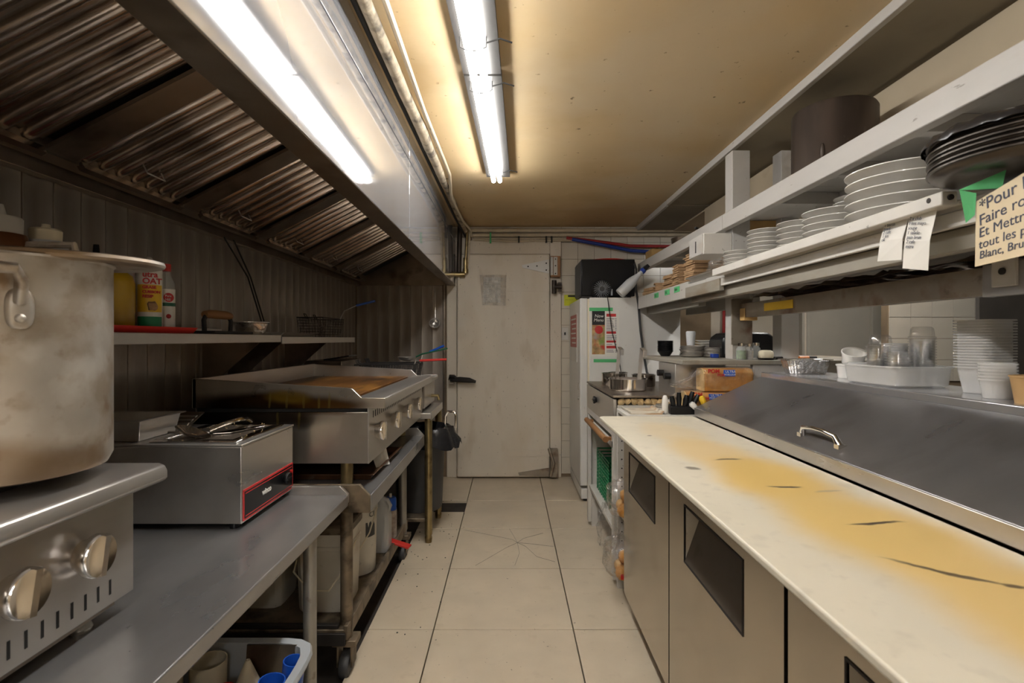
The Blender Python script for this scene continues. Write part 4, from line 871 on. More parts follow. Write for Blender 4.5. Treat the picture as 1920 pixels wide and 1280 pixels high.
# ------------------------------------------------------------------ sandwich prep fridge
pf_ = thing('prep_fridge', 'long stainless sandwich prep fridge with three doors and a dark sloping lid', 'fridge', (.95, 1.3, 0))
mk('cabinet', MB().box(.602, 1.44, .16, 2.425, .10, .895), 'steel', pf_, bevel=.002)
mk('gasket', MB().box(.594, .603, .18, 2.42, .12, .872), 'matteblack', pf_)
for (x, y) in ((.60, .22), (.60, 2.36), (1.38, .22), (1.38, 2.36)):
    mk('foot', MB().lathe([(0, 0), (.025, 0), (.03, .02), (.018, .03), (.018, .105), (0, .105)], (x, y, 0), 14), 'black', pf_)
def fdoor(y0, y1, h0, h1):
    X = .53; z0, z1 = .10, .885; a, b = .60, .765; dp = .058
    mb = MB()
    V = lambda y, z, x=X: (x, y, z)
    for q in ((y0, y1, z0, a), (y0, y1, b, z1), (y0, h0, a, b), (h1, y1, a, b)):
        mb.quad(V(q[0], q[2]), V(q[1], q[2]), V(q[1], q[3]), V(q[0], q[3]))
    # door edges
    mb.quad(V(y0, z0), V(y0, z1), V(y0, z1, X + .064), V(y0, z0, X + .064)); mb.quad(V(y1, z0), V(y1, z1), V(y1, z1, X + .064), V(y1, z0, X + .064))
    mb.quad(V(y0, z0), V(y1, z0), V(y1, z0, X + .064), V(y0, z0, X + .064)); mb.quad(V(y0, z1), V(y1, z1), V(y1, z1, X + .064), V(y0, z1, X + .064))
    d = mk('door', mb, 'fdoor', pf_, smooth=0)
    rc = MB()
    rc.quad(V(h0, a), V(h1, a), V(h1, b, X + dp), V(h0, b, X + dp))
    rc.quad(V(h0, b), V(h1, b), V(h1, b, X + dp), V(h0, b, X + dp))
    for hh_ in (h0, h1): mk('recess_cheek', MB().add([V(hh_, a), V(hh_, b), V(hh_, b, X + dp)], [(0, 1, 2)]), 'pail', d, smooth=0)  # pale colour stands in for light caught by the pocket's cheeks
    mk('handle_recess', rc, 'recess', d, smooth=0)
    t = .005
    mk('recess_trim', MB().box(X - .002, X + .003, h0 - t, h0, a - t, b + t).box(X - .002, X + .003, h1, h1 + t, a - t, b + t).box(X - .002, X + .003, h0, h1, b, b + t).box(X - .002, X + .003, h0, h1, a - t, a), 'iron', d)
fdoor(1.742, 2.42, 1.91, 2.31); fdoor(1.01, 1.732, 1.19, 1.58); fdoor(.20, .995, .42, .82)
mk('lid', MB().prism([(.864, .918), (.872, .912), (1.165, 1.083), (1.165, 1.095), (.872, .958), (.862, .952)], .17, 2.425), 'lid', pf_, bevel=.003)
mk('lid_lip', MB().box(.858, .866, .17, 2.427, .914, .952), 'steel', pf_, bevel=.002)
mk('lid_skirt', MB().prism([(.90, .895), (1.20, .895), (1.20, 1.085), (1.165, 1.085)], .18, 2.41), 'dsteel', pf_)
sl_ = (1.165 - .872) and (1.095 - .958) / (1.165 - .872)
def lz(x): return .958 + sl_ * (x - .872)
xh = .905
hl = MB().tube([(xh, 1.43, lz(xh)), (xh - .006, 1.445, lz(xh) + .026), (xh - .006, 1.50, lz(xh) + .032), (xh - .006, 1.545, lz(xh) + .032), (xh - .006, 1.60, lz(xh) + .026), (xh, 1.615, lz(xh))], [.011, .008, .007, .007, .008, .011], 10)
hl.box(xh - .012, xh + .012, 1.42, 1.44, lz(xh) - .004, lz(xh) + .008).box(xh - .012, xh + .012, 1.605, 1.625, lz(xh) - .004, lz(xh) + .008)
mk('lid_handle', hl, 'chrome', pf_)
ZL = 1.117
mk('top_ledge', MB().box(1.168, 1.46, .17, 2.43, 1.086, ZL), 'hoodsteel2', pf_, bevel=.004)
mk('ledge_support', MB().box(1.20, 1.44, .18, 2.41, .895, 1.086), 'dsteel', pf_)
cb = solo('cutting_board', MB().prism([(.412, .16), (.852, .16), (.852, 2.425), (.43, 2.425), (.415, 2.41)], .897, .912, 'z'), 'marble', 'long white cutting board stained yellow on the prep fridge front', 'cutting board', bevel=.004, loc=L0)
# ---- things on the ledge
lp = thing('foil_loaf_pan', 'ribbed foil loaf pan on the ledge at the far end', 'pan', (1.30, 2.30, ZL), local=True, rz=0)
mb = MB(); n = 56
def ring(rx, ry, z, rib=0):
    o = []
    for k in range(n):
        a = 2 * PI * k / n; e = .55
        cx_, sx_ = math.cos(a), math.sin(a)
        q = 1 + (rib if k % 2 else 0)
        o.append((rx * q * math.copysign(abs(cx_) ** e, cx_), ry * q * math.copysign(abs(sx_) ** e, sx_), z))
    return o
rings = [ring(.075, .045, 0), ring(.078, .048, .003, -.02), ring(.094, .06, .058, -.02), ring(.095, .061, .06), ring(.104, .07, .061), ring(.104, .07, .065), ring(.093, .059, .064), ring(.074, .045, .005)]
vs = [p for r_ in rings for p in r_]; fs = [(i * n + k, i * n + (k + 1) % n, (i + 1) * n + (k + 1) % n, (i + 1) * n + k) for i in range(len(rings) - 1) for k in range(n)]
fs += [tuple(range(n)), tuple(range((len(rings) - 1) * n, len(rings) * n))]
mk('pan_body', mb.add(vs, fs), 'foil', lp, smooth=15)
def ramek(prof_n=32):
    n = 48; mb = MB(); pr = [(0, 0), (.034, 0), (.036, .003), (.040, .046), (.043, .047), (.0435, .053), (.041, .054), (.037, .05), (.033, .006), (0, .006)]
    vs = []; fs = []
    for i, (r_, z_) in enumerate(pr):
        for k in range(n):
            a = 2 * PI * k / n; q = r_ * (1 - .025 * (k % 2) * (i in (2, 3)))
            vs.append((q * math.cos(a), q * math.sin(a), z_))
    for i in range(len(pr) - 1):
        for k in range(n): fs.append((i * n + k, i * n + (k + 1) % n, (i + 1) * n + (k + 1) % n, (i + 1) * n + k))
    return mb.add(vs, fs).mesh('ramekin')
rm = ramek()
ra = solo('ramekin', rm, 'plate', 'lower white fluted ramekin on the steel ledge', 'ramekin', group='ramekins on the ledge', loc=(1.335, 2.06, ZL))
rb_ = solo('ramekin', rm, 'plate', 'white ramekin tilted on top of the other ramekin', 'ramekin', group='ramekins on the ledge', loc=(1.347, 2.055, ZL + .054)); rb_.rotation_euler = (R(24), R(-8), 0)
tr = thing('plastic_tub', 'shallow frosted plastic tub of lids and cups on the ledge', 'tub', (1.28, 1.72, ZL))
tbm = MB().lathe([(0, 0), (.86, 0), (.92, .006), (.97, .06), (1.03, .062), (1.03, .066), (.96, .066), (.90, .008), (.84, .003), (0, .003)], n=96, sq=.5, mat=Matrix.Translation((1.285, 1.745, ZL + .0008)) @ Matrix.Diagonal((.105, .14, 1, 1)))
mk('body', tbm, 'frost', tr)
def cupmesh(r0, r1, h, n=20, sq=0, rim=.003):
    return MB().lathe([(0, 0), (r0, 0), (r1, h - .004), (r1 + rim, h - .004), (r1 + rim, h), (r1 - .001, h), (r0 - .001, .001), (0, .001)], n=n, sq=sq).mesh('cup')
cm = cupmesh(.026, .034, .04)
dm = MB().lathe([(.036, 0), (.037, .003), (.033, .006), (.03, .03), (.024, .036), (0, .037)], n=20).mesh('dome_lid')
stk = [((1.235, 1.66), 9, 'short cup stack at the tub front', 'clear'), ((1.235, 1.75), 11, 'cup stack in the middle of the tub', 'clear'), ((1.325, 1.68), 14, 'tall cup stack at the tub back', 'clear'), ((1.33, 1.80), 12, 'cup stack at the far tub corner', 'frost'), ((1.24, 1.85), 4, 'low cup stack by the ramekins', 'frost')]
for (c, n_, lab, m_) in stk:
    me = cm.copy(); me.materials.clear(); me.materials.append(mt[m_])
    for k in range(n_):
        z = ZL + .0042 + .0085 * k
        solo('portion_cup', me, m_, f'clear portion cup, {ordn(n_ - 1 - k)} from the top, {lab}'.replace('topmost from the top', 'topmost')[:120] if False else f'{ordn(n_ - 1 - k)} clear portion cup down the {lab}', 'cup', group=lab, loc=(c[0], c[1], z))
dcm = cupmesh(.038, .049, .075, n=48, sq=.4, rim=.007); 
me = dcm; me.materials.append(mt['frost'])
for (x, y, z, w) in ((1.325, 1.68, ZL + .0042 + .0085 * 13 + .041, 'tallest'), (1.24, 1.75, ZL + .0042 + .0085 * 10 + .041, 'middle')):
    o = dm if dm.materials else dm
    if not dm.materials: dm.materials.append(mt['clear'])
    solo('dome_cover', dm, 'clear', f'clear dome cover on the {w} cup stack in the tub', 'cover', group='clear dome covers', loc=(x, y, z))
for k in range(18):
    solo('deli_container', me, 'frost', f'{ordn(17 - k)} square clear container down the tall stack on the ledge', 'container', group='tall stack of square containers', loc=(1.335, 1.47, ZL + .0005 + .0077 * k), rz=R(12))
me2 = cupmesh(.030, .037, .05, n=22); me2.materials.append(mt['frost'])
for k in range(6):
    solo('portion_cup', me2, 'frost', f'{ordn(5 - k)} frosted cup down the short stack before the container tower', 'cup', group='short stack of frosted cups', loc=(1.255, 1.345, ZL + .0005 + .008 * k))
for k in range(5):
    solo('portion_cup', me2, 'frost', f'{ordn(4 - k)} frosted cup down the stack at the ledge rear edge', 'cup', group='frosted cups at the ledge rear', loc=(1.37, 1.33, ZL + .0005 + .008 * k))
solo('paper_cup', MB().lathe([(0, 0), (.031, 0), (.040, .062), (.042, .062), (.042, .066), (.039, .066), (.029, .003), (0, .003)], (1.235, 1.235, ZL), 22), 'brown', 'brown paper cup at the frame edge of the ledge', 'cup', loc=(1.235, 1.235, ZL))
wl_ = thing('plastic_lid', 'white plastic lid lying on the ledge behind the container tower', 'saucer', (1.41, 1.38, ZL), local=True)
mk('disc', MB().lathe([(.045, 0), (.048, .004), (.045, .012), (.03, .014), (0, .014)], n=24), 'plate', wl_)  # white lid lying flat

# ------------------------------------------------------------------ shelf frame over the prep fridge
sf = thing('shelf_frame', 'painted timber shelf frame with two tiers above the prep fridge', 'shelves', (1.2, 2.7, 1.165))
mk('post', MB().box(1.13, 1.22, 2.65, 2.74, 1.166, 2.225), 'shelfp', sf, bevel=.003)
mk('post', MB().box(1.378, 1.468, 2.65, 2.74, 1.166, 2.225), 'shelfp', sf, bevel=.003)
mk('post_bracket', MB().box(1.122, 1.228, 2.642, 2.65, 1.24, 1.47), 'rustbeam', sf, bevel=.002)
for (a, b) in ((-.5, 2.655), (2.662, 4.4)):
    mk('front_rail', MB().box(1.08, 1.118, a, b, 1.824, 1.899), 'shelfp', sf, bevel=.003)
for k, (a, b) in enumerate(((-.5, .8), (.803, 2.1), (2.103, 3.3), (3.303, 4.4))):
    mk('upper_board', MB().box(1.118, 1.47, a, b, 1.882, 1.898), 'shelfp', sf, bevel=.001)
for y in (-.1, .28, .66, 1.04, 1.42, 1.80, 2.18, 3.1, 3.6, 4.1):
    mk('joist', MB().box(1.118, 1.375, y, y + .04, 1.832, 1.882), 'shelfp', sf, bevel=.002)
mk('joist', MB().box(1.22, 1.378, 2.70, 2.74, 1.81, 1.88), 'rawwood', sf, bevel=.002, label='bare wood joist')
mk('back_board', MB().box(1.375, 1.40, -.5, 2.35, 1.74, 1.882), 'shelfp', sf, bevel=.002)
mk('back_board', MB().box(1.43, 1.455, -.5, 2.64, 1.60, 1.72), 'greywood', sf, bevel=.002)
mk('plate_board', MB().box(.985, 1.45, .55, 2.62, 1.552, 1.572), 'shelfp', sf, bevel=.002)
mk('plate_board', MB().box(1.01, 1.45, 2.9, 4.0, 1.552, 1.584), 'shelfp', sf, bevel=.002)
mk('plate_board', MB().box(.985, 1.45, 2.62, 2.9, 1.552, 1.570), 'shelfp', sf, bevel=.002)
tr_ = mk('edge_tube', MB().box(.93, .964, 1.125, 2.40, 1.557, 1.588).box(.964, .99, 1.125, 2.40, 1.562, 1.57), 'whitep', sf, bevel=.003)
mk('screw', MB().cyl((.947, 1.1255, 1.574), (.947, 1.12, 1.574), .006, 10).cyl((.929, 1.16, 1.576), (.932, 1.16, 1.576), .006, 10), 'iron', tr_)
mk('white_strip', MB().box(.982, .996, 1.10, 2.45, 1.516, 1.551), 'whitep', sf, bevel=.002)
mk('under_beam', MB().box(1.01, 1.05, .55, 2.9, 1.468, 1.518).box(1.02, 1.45, .55, 2.9, 1.518, 1.552), 'greywood', sf, bevel=.002)
fb = mk('front_board', MB().box(.99, 1.012, 2.9, 4.02, 1.50, 1.588), 'shelfp', sf, bevel=.002)
for y, s in ((3.52, 'BOL'), (3.28, 'SAC'), (3.09, 'BRN')):
    mk('green_tape', MB().box(.9885, .9905, y - .05, y + .05, 1.545, 1.578), 'gtape', fb)
    text(['ooo', '//', 'oo'][0] if False else s, .025, 'inkblk', fb, (.9882, y + .04, 1.553), (0, -1, 0), (0, 0, 1), .0002)
mk('front_board', MB().box(.975, .998, 2.43, 2.9, 1.495, 1.552), 'greywood', sf, bevel=.002)
mk('far_bearer', MB().box(1.05, 1.09, 2.9, 4.0, 1.452, 1.552).box(1.35, 1.39, 2.9, 4.0, 1.452, 1.552), 'greywood', sf, bevel=.002)
# warming rail
wr_ = thing('warming_rail', 'rusty steel channel rail below the plate shelf', 'rail', (1.2, 1.7, 1.38))
mk('channel', MB().prism([(1.15, 1.375), (1.19, 1.375), (1.19, 1.383), (1.16, 1.383), (1.16, 1.436), (1.45, 1.436), (1.45, 1.443), (1.15, 1.443)], 1.27, 2.60), 'rustbeam', wr_, bevel=.001)
mk('near_section', MB().box(1.14, 1.165, .55, 1.262, 1.37, 1.447).box(1.165, 1.45, .55, 1.262, 1.436, 1.447), 'steel', wr_, bevel=.002)
for y in (1.2, .95): mk('hanger_plate', MB().box(1.132, 1.14, y - .03, y + .03, 1.39, 1.47), 'shelfp', wr_, bevel=.002)
for y in (1.2, .95): mk('screw', MB().cyl((1.128, y, 1.425), (1.134, y, 1.425), .008, 10), 'iron', wr_)
mk('end_box', MB().box(1.145, 1.21, 2.55, 2.60, 1.36, 1.42), 'rawwood', wr_, bevel=.002)
mk('end_box_hole', MB().cyl((1.18, 2.5485, 1.388), (1.18, 2.552, 1.388), .012, 14), 'matteblack', wr_)
mk('yellow_label', MB().box(1.1485, 1.1502, 2.12, 2.36, 1.395, 1.43), 'yellow', wr_, label='faded yellow warning label')
fo = MB(); rnd = random.Random(11)
nx, ny = 44, 7; vs = []; fs = []
for i in range(nx + 1):
    for j in range(ny + 1):
        vs.append((1.10 + .04 * j + rnd.uniform(-.012, .012), 1.12 + (2.4 - 1.12) * i / nx + rnd.uniform(-.01, .01), 1.452 + (.012 * abs(math.sin(i * .8)) + rnd.uniform(0, .02)) * (1 if j else .3)))
for i in range(nx):
    for j in range(ny): fs.append((i * (ny + 1) + j, i * (ny + 1) + j + 1, (i + 1) * (ny + 1) + j + 1, (i + 1) * (ny + 1) + j))
solo('crumpled_foil', fo.add(vs, fs), 'foild', 'greasy crumpled foil lying on the rusty rail under the plate shelf', 'foil', loc=(1.2, 1.7, 1.45))
# plates
pm = MB().lathe([(0, 0), (.55, 0), (.58, .028), (.62, .03), (.95, .155), (1.0, .165), (1.0, .185), (.95, .18), (.60, .06), (.5, .045), (0, .045)], n=48).mesh('plate'); pm.materials.append(mt['plate'])
ZP = 1.5725
def stack(c, r, n_, ztop, lab, grp):
    step = (ztop - ZP - .185 * r) / max(1, n_ - 1)
    for k in range(n_):
        o = solo('plate', pm, 'plate', f'{ordn(n_ - 1 - k)} white plate down the {lab}', 'plate', group=grp, loc=(c[0] + random.uniform(-.002, .002), c[1] + random.uniform(-.002, .002), ZP + k * step))
        o.scale = (r, r, r)
stack((1.105, 1.47), .138, 6, 1.738, 'stack of big dinner plates beside the dark pans', 'big dinner plates')
stack((1.28, 1.93), .075, 11, 1.79, 'small stack partly hidden behind the big plates', 'small plates behind')
stack((1.125, 1.80), .105, 6, 1.705, 'second stack from the dark pans', 'second plate stack')
stack((1.135, 2.04), .085, 7, 1.72, 'third stack from the dark pans', 'third plate stack')
stack((1.10, 2.235), .078, 9, 1.73, 'stack before the post, fourth from the pans', 'fourth plate stack')
stack((1.065, 2.42), .070, 6, 1.672, 'low stack by the clear plastic bag', 'fifth plate stack')
# dark pans
dp = MB().lathe([(0, 0), (.130, 0), (.150, .006), (.156, .014), (.160, .015), (.160, .018), (.153, .018), (.148, .009), (.128, .004), (0, .004)], n=56).mesh('pizza_pan'); dp.materials.append(mt['darkpan'])
for k in range(7):
    solo('pizza_pan', dp, 'darkpan', f'{ordn(6 - k)} dark round pan down the stack above the note card', 'pan', group='stack of dark round pans', loc=(1.0 + .003 * (k % 2), 1.0, 1.5895 + .0095 * k))
rnd = random.Random(2); mb = MB(); vs = []; fs = []; nn = 60
for i, (r_, z_) in enumerate([(.02, 1.675), (.10, 1.677), (.155, 1.674), (.166, 1.664), (.168, 1.654)]):
    for k in range(nn):
        a = 2 * PI * k / nn; w = .004 if i > 1 else .0015
        vs.append((1.0 + (r_ + rnd.uniform(-w, w)) * math.cos(a), 1.0 + (r_ + rnd.uniform(-w, w)) * math.sin(a), z_ + rnd.uniform(-w, w) * .6))
for i in range(4):
    for k in range(nn): fs.append((i * nn + k, i * nn + (k + 1) % nn, (i + 1) * nn + (k + 1) % nn, (i + 1) * nn + k))
solo('black_wrap', mb.add(vs, fs), 'bagblk', 'crinkled black wrap over the topmost dark round pan', 'cover', loc=(1.0, 1.0, 1.66))
# note card
def onx(x, y, X): d = X * F / (x - 955); return at(x, y, d)
ca, cb_, cc, cdn = at(1828, 500, 1.02), at(1965, 468, .885), at(1965, 296, .885), at(1830, 378, 1.02)
nc = thing('note_card', 'tan handwritten note card held by green tape on the plate shelf', 'note', ca)
mk('card', MB().slab(ca, cb_, cc, cdn, .0012), 'card', nc)
ux = (cb_ - ca).normalized(); uy = (cdn - ca).normalized(); un = ux.cross(uy).normalized()
W_ = (cb_ - ca).length; H_ = (cdn - ca).length
def card(s, u, v, size):
    text(s, size, 'ink', nc, ca + (cb_ - ca) * u + (cdn - ca) * v + (cc - cdn - cb_ + ca) * (u * v) + un * .0008, (cb_ - ca) * (1 - v) + (cc - cdn) * v, uy, .0003, shear=.15, name='handwriting')
card('*Pour P', .07, .80, .032); card('Faire ro-', .06, .60, .029); card('Et Mettre', .06, .42, .026); card('tout les pain', .06, .25, .024); card('Blanc, Brun', .07, .10, .021)
off = un * .0012
mk('green_tape', MB().slab(at(1799, 356, 1.03) + off, at(1880, 352, .985) + off, at(1888, 318, .98) + off, at(1815, 350, 1.03) + off, .001), 'gtape', nc)
mk('green_tape', MB().slab(at(1812, 418, 1.028) + off, at(1829, 403, 1.018) + off, at(1832, 362, 1.016) + off, at(1800, 356, 1.03) + off, .001), 'gtape', nc)
# receipts
def receipt(name, label, q, X, lines):
    a, b, c, d = [onx(x, y, X) for x, y in q]
    t = thing(name, label, 'receipt', (a + b) / 2)
    nrm = (b - a).cross(d - a).normalized()
    mid1 = (a + d) / 2 + nrm * .004; mid2 = (b + c) / 2 + nrm * .006
    mk('paper_strip', MB().slab(a, b, mid2, mid1, .0006).slab(mid1, mid2, c, d, .0006), 'paper', t)
    for k, ln in enumerate(lines):
        v = .90 - .085 * k
        p = a * (1 - v) + d * v
        text(ln, .0115, 'ink', t, p + (b - a) * .12 + nrm * (.007), b - a, d - a, .0002, shear=.15, name='handwriting')
receipt('order_slip', 'shorter handwritten paper slip hanging under the plate shelf', [(1645, 490), (1690, 487), (1704, 406), (1661, 412)], .955, ['2 oeuf', '1 bacon', 'toast', '2 cafe', '1 jus', 'ok'])
receipt('order_slip', 'longer handwritten paper slip hanging beside the note card', [(1692, 503), (1740, 507), (1757, 393), (1706, 403)], .95, ['2 x club', 'frites mayo', 'soupe', '1 salade', 'pain brun', '2 cafe', 'extra'])
# pot on the upper shelf
up = Vector((1.265, 2.04, 1.8985))
pt = thing('blackened_pot', 'blackened stock pot standing upside down on the upper shelf', 'pot', up)
mk('body', MB().lathe([(0, .262), (.13, .262), (.141, .257), (.147, .245), (.147, .004), (.150, .0), (.145, 0), (.141, .24), (0, .255)], up, 48), 'burnt', pt)
mk('handle_plate', MB().blob((1.265 - .105, 2.04 - .103, 1.965), (.008, .008, .03), 10, 8), 'burnt', pt)
# small things at the far end of the upper shelf
solo('frying_pan', MB().lathe([(0, 0), (.07, 0), (.09, .04), (.088, .04), (.068, .004), (0, .004)], (1.28, 3.25, 1.8985), 24).tube([(1.20, 3.23, 1.935), (1.13, 3.18, 1.945)], .008, 6), 'iron', 'dark small frying pan on the far half of the upper shelf', 'pan', loc=(1.28, 3.25, 1.8985))
solo('wire_colander', MB().lathe([(0, 0), (.05, 0), (.08, .035), (.09, .09), (.087, .09), (.076, .036), (.048, .004), (0, .004)], (1.25, 3.75, 1.8985), 24), 'dsteel', 'dull round colander on the upper shelf behind the dark frying pan', 'colander', loc=(1.25, 3.75, 1.8985))
cbx = thing('cardboard_box', 'small beige cardboard box at the far end of the upper shelf', 'box', (1.22, 4.25, 1.8985))
mk('box', MB().box(1.13, 1.31, 4.16, 4.34, 1.8985, 1.985), 'rawwood', cbx, bevel=.002)
mk('flap', MB().slab((1.13, 4.16, 1.9855), (1.20, 4.16, 2.0), (1.20, 4.34, 2.0), (1.13, 4.34, 1.9855), .002), 'rawwood', cbx)
# middle shelf far end: paper bags, boxes, plastic bag
def bagstack(c, lx, ly, n_, t, lab, rz=0, seed=0):
    rnd = random.Random(seed); mb = MB(); z = 0
    for k in range(n_):
        a = rnd.uniform(-.06, .06); dx, dy = rnd.uniform(-.008, .008), rnd.uniform(-.008, .008)
        tt = t * rnd.uniform(.7, 1.2)
        mb.box(-lx / 2, lx / 2, -ly / 2, ly / 2, z, z + tt * .8, Matrix.Translation((dx, dy, 0)) @ Matrix.Rotation(a, 4, 'Z')); z += tt
    return solo('paper_bag_bundle', mb, 'kraft', lab, 'paper bags', group='bundles of brown paper bags', loc=c, rz=rz)
ZB = 1.5845
bagstack((1.14, 3.90, ZB), .22, .17, 8, .009, 'brown paper bag bundle lowest and farthest along the middle shelf', .2, 1)
bagstack((1.10, 3.70, ZB), .14, .12, 12, .007, 'small brown paper bag bundle beside the spray bottle', -.3, 2)
bagstack((1.14, 3.46, ZB), .20, .13, 12, .009, 'brown paper bag bundle under the front of the white cartons', .1, 3)
bagstack((1.12, 3.24, ZB), .18, .12, 14, .011, 'tall brown paper bag bundle beside the creased one', -.05, 4)
bagstack((1.13, 3.03, ZB), .18, .13, 17, .011, 'tallest brown paper bag bundle next to the clear plastic bag', .08, 5)
bx = thing('electrical_box', 'white painted metal box fixed to the side of the front post', 'box', (1.06, 2.74, 1.70))
mk('case', MB().box(.985, 1.129, 2.65, 2.86, 1.70, 1.806), 'whitep', bx, bevel=.003)
mk('cover', MB().box(.98, .985, 2.66, 2.85, 1.703, 1.803), 'shelfp', bx, bevel=.001)
mk('slot', MB().box(.978, .981, 2.745, 2.755, 1.72, 1.78), 'matteblack', bx)
bx2 = thing('white_carton', 'white carton standing behind the brown paper bag bundles', 'carton', (1.3, 3.5, ZB))
mk('box', MB().box(1.26, 1.42, 3.40, 3.60, ZB, ZB + .22), 'whitep', bx2, bevel=.002)
mk('flap', MB().box(1.255, 1.26, 3.40, 3.60, ZB + .15, ZB + .222), 'whitep', bx2)
mt_ = thing('metal_tray', 'shallow grey metal tray overhanging the middle shelf edge', 'tray', (1.05, 2.66, 1.572))
mk('tray_body', openbox(.975, 1.22, 2.52, 2.86, 1.574, 1.596, .003, .02, .012), 'steel', mt_, bevel=.006)
pb = MB().blob((1.09, 2.68, 1.633), (.075, .09, .048), 16, 12, .16, 3)
solo('plastic_bag', pb, 'film', 'clear plastic bag of white napkins lying in the metal tray', 'bag', loc=(1.09, 2.68, 1.58))
nb = MB(); rnd = random.Random(6)
for k in range(7): nb.box(-.05, .05, -.045, .045, .006 * k, .006 * k + .005, Matrix.Translation((1.08, 2.71, 1.5785)) @ Matrix.Rotation(rnd.uniform(-.2, .2), 4, 'Z'))
solo('napkins', nb, 'paper', 'white paper napkins inside the clear plastic bag', 'napkins', loc=(1.08, 2.71, 1.5785))
# ------------------------------------------------------------------ pass counter
ZK = 1.166
pk = thing('pass_counter', 'grey painted pass-through counter with rusty worn edge', 'counter', (1.3, 2.9, .95))
mk('top', MB().box(.84, 1.95, 2.545, 3.30, ZK - .022, ZK), 'greywood', pk, bevel=.003)
mk('front_face', MB().box(1.19, 1.95, 2.555, 2.585, ZK - .115, ZK - .022), 'shelfp', pk, bevel=.002)
mk('support', MB().box(1.27, 1.95, 2.70, 2.74, -.02, ZK - .022).box(1.9, 1.95, 2.60, 3.25, -.02, ZK - .022), 'wallbeige', pk)
# under-counter stainless cooker
ss = thing('steel_steamer', 'stainless box cooker with black knobs under the pass counter', 'cooker', (1.0, 2.8, .972))
mk('body', MB().box(.842, 1.10, 2.66, 2.95, .975, ZK - .024), 'steel', ss, bevel=.003)
for (y, z) in ((2.86, 1.085), (2.74, 1.075)): mk('knob', MB().cyl((.842, y, z), (.81, y, z), .017, 14), 'black', ss)
# dishes on the counter
bmh = MB().lathe([(0, 0), (.025, 0), (.045, .03), (.047, .03), (.047, .033), (.043, .033), (.023, .003), (0, .003)], n=24).mesh('bowl'); bmh.materials.append(mt['black'])
for k in range(8): solo('black_bowl', bmh, 'black', f'{ordn(7 - k)} black bowl down the stack at the counter end', 'bowl', group='stack of black bowls', loc=(.93, 3.12, ZK + .0005 + .0085 * k))
spm = MB().lathe([(0, 0), (.05, 0), (.062, .004), (.068, .014), (.07, .014), (.07, .016), (.066, .016), (.06, .006), (0, .004)], n=28).mesh('steel_dish'); spm.materials.append(mt['steel'])
for k in range(6): solo('steel_dish', spm, 'steel', f'{ordn(5 - k)} steel dish down the pile by the black bowls', 'dish', group='pile of steel dishes', loc=(1.045 + .004 * (k % 3), 3.0, ZK + .0005 + .0095 * k))
for k in range(5): solo('steel_dish', spm, 'steel', f'{ordn(4 - k)} steel dish down the pile beside the black dispenser', 'dish', group='second pile of steel dishes', loc=(1.16 + .003 * (k % 2), 2.96, ZK + .0005 + .0095 * k))
for k in range(6):
    o = solo('plate', pm, 'plate', f'{ordn(5 - k)} white plate down the counter stack behind steel dishes', 'plate', group='plates on the counter', loc=(1.20, 3.14, ZK + .0005 + .016 * k)); o.scale = (.085,) * 3
solo('water_glass', MB().lathe([(0, 0), (.022, 0), (.027, .07), (.026, .078), (.02, .082), (.019, .08), (.024, .07), (.02, .003), (0, .003)], (1.04, 3.0, ZK + .066), 20), 'natural', 'clear glass tumbler upside down on the steel dishes', 'glass', loc=(1.04, 3.0, ZK + .066))
pd_ = thing('towel_dispenser', 'rounded black paper dispenser standing on the pass counter', 'dispenser', (1.32, 2.97, ZK))
prf = [(0, 0), (.0, .09), (.012, .115), (.04, .135), (.12, .142), (.25, .138), (.28, .12), (.285, .0)]
mk('housing', MB().prism([(1.165 + u, ZK + w) for u, w in prf], 2.86, 3.06), 'black', pd_, bevel=.01)
mk('side_window', MB().box(1.175, 1.225, 2.853, 2.861, ZK + .02, ZK + .10), 'rub', pd_, bevel=.004)
mk('paper_end', MB().box(1.185, 1.22, 2.85, 2.854, ZK + .05, ZK + .062), 'paper', pd_)
solo('blue_sponge', MB().box(1.10, 1.135, 2.83, 2.87, ZK, ZK + .022), 'bluehose', 'small blue sponge beside the black dispenser', 'sponge', bevel=.004, loc=(1.11, 2.85, ZK))
def jar(c, lab, fill, h=.068, r=.024):
    t = thing('spice_jar', lab, 'jar', (c[0], c[1], ZK), group=None)
    mk('glass_body', MB().lathe([(0, 0), (r, 0), (r, h * .8), (r * .7, h * .9), (r * .7, h), (0, h)], (c[0], c[1], ZK), 18), 'glass', t)
    if fill: mk('contents', MB().lathe([(0, .003), (r * .92, .003), (r * .92, h * .68), (0, h * .7)], (c[0], c[1], ZK), 16), fill, t)
    mk('cap', MB().lathe([(0, h), (r * .78, h), (r * .78, h + .014), (0, h + .016)], (c[0], c[1], ZK), 16), 'chrome', t)
jar((1.152, 2.60), 'glass jar of green dried herbs before the post', 'herb'); jar((1.20, 2.615), 'clear glass shaker beside the jar of herbs', 'food', .066, .019)
jar((1.255, 2.66), 'glass shaker with steel cap behind the butter', None, .07, .02)
bt = thing('butter_dish', 'black dish holding a block of pale butter', 'dish', (1.265, 2.60, ZK))
mk('dish', MB().lathe([(0, 0), (.035, 0), (.043, .01), (.04, .01), (.034, .003), (0, .003)], (1.275, 2.595, ZK), 24), 'black', bt)
mk('butter', MB().blob((1.272, 2.595, ZK + .025), (.034, .028, .024), 16, 8, p=.6), 'creamp', bt)
kn = thing('black_knife', 'dark handled knife lying on the rusty counter', 'knife', (1.34, 2.62, ZK))
mk('handle', MB().tube([(1.31, 2.60, ZK + .008), (1.37, 2.63, ZK + .008)], .008, 8), 'black', kn)
mk('blade', MB().slab((1.30, 2.595, ZK + .006), (1.305, 2.58, ZK + .006), (1.22, 2.555, ZK + .006), (1.22, 2.56, ZK + .006), .001), 'chrome', kn)
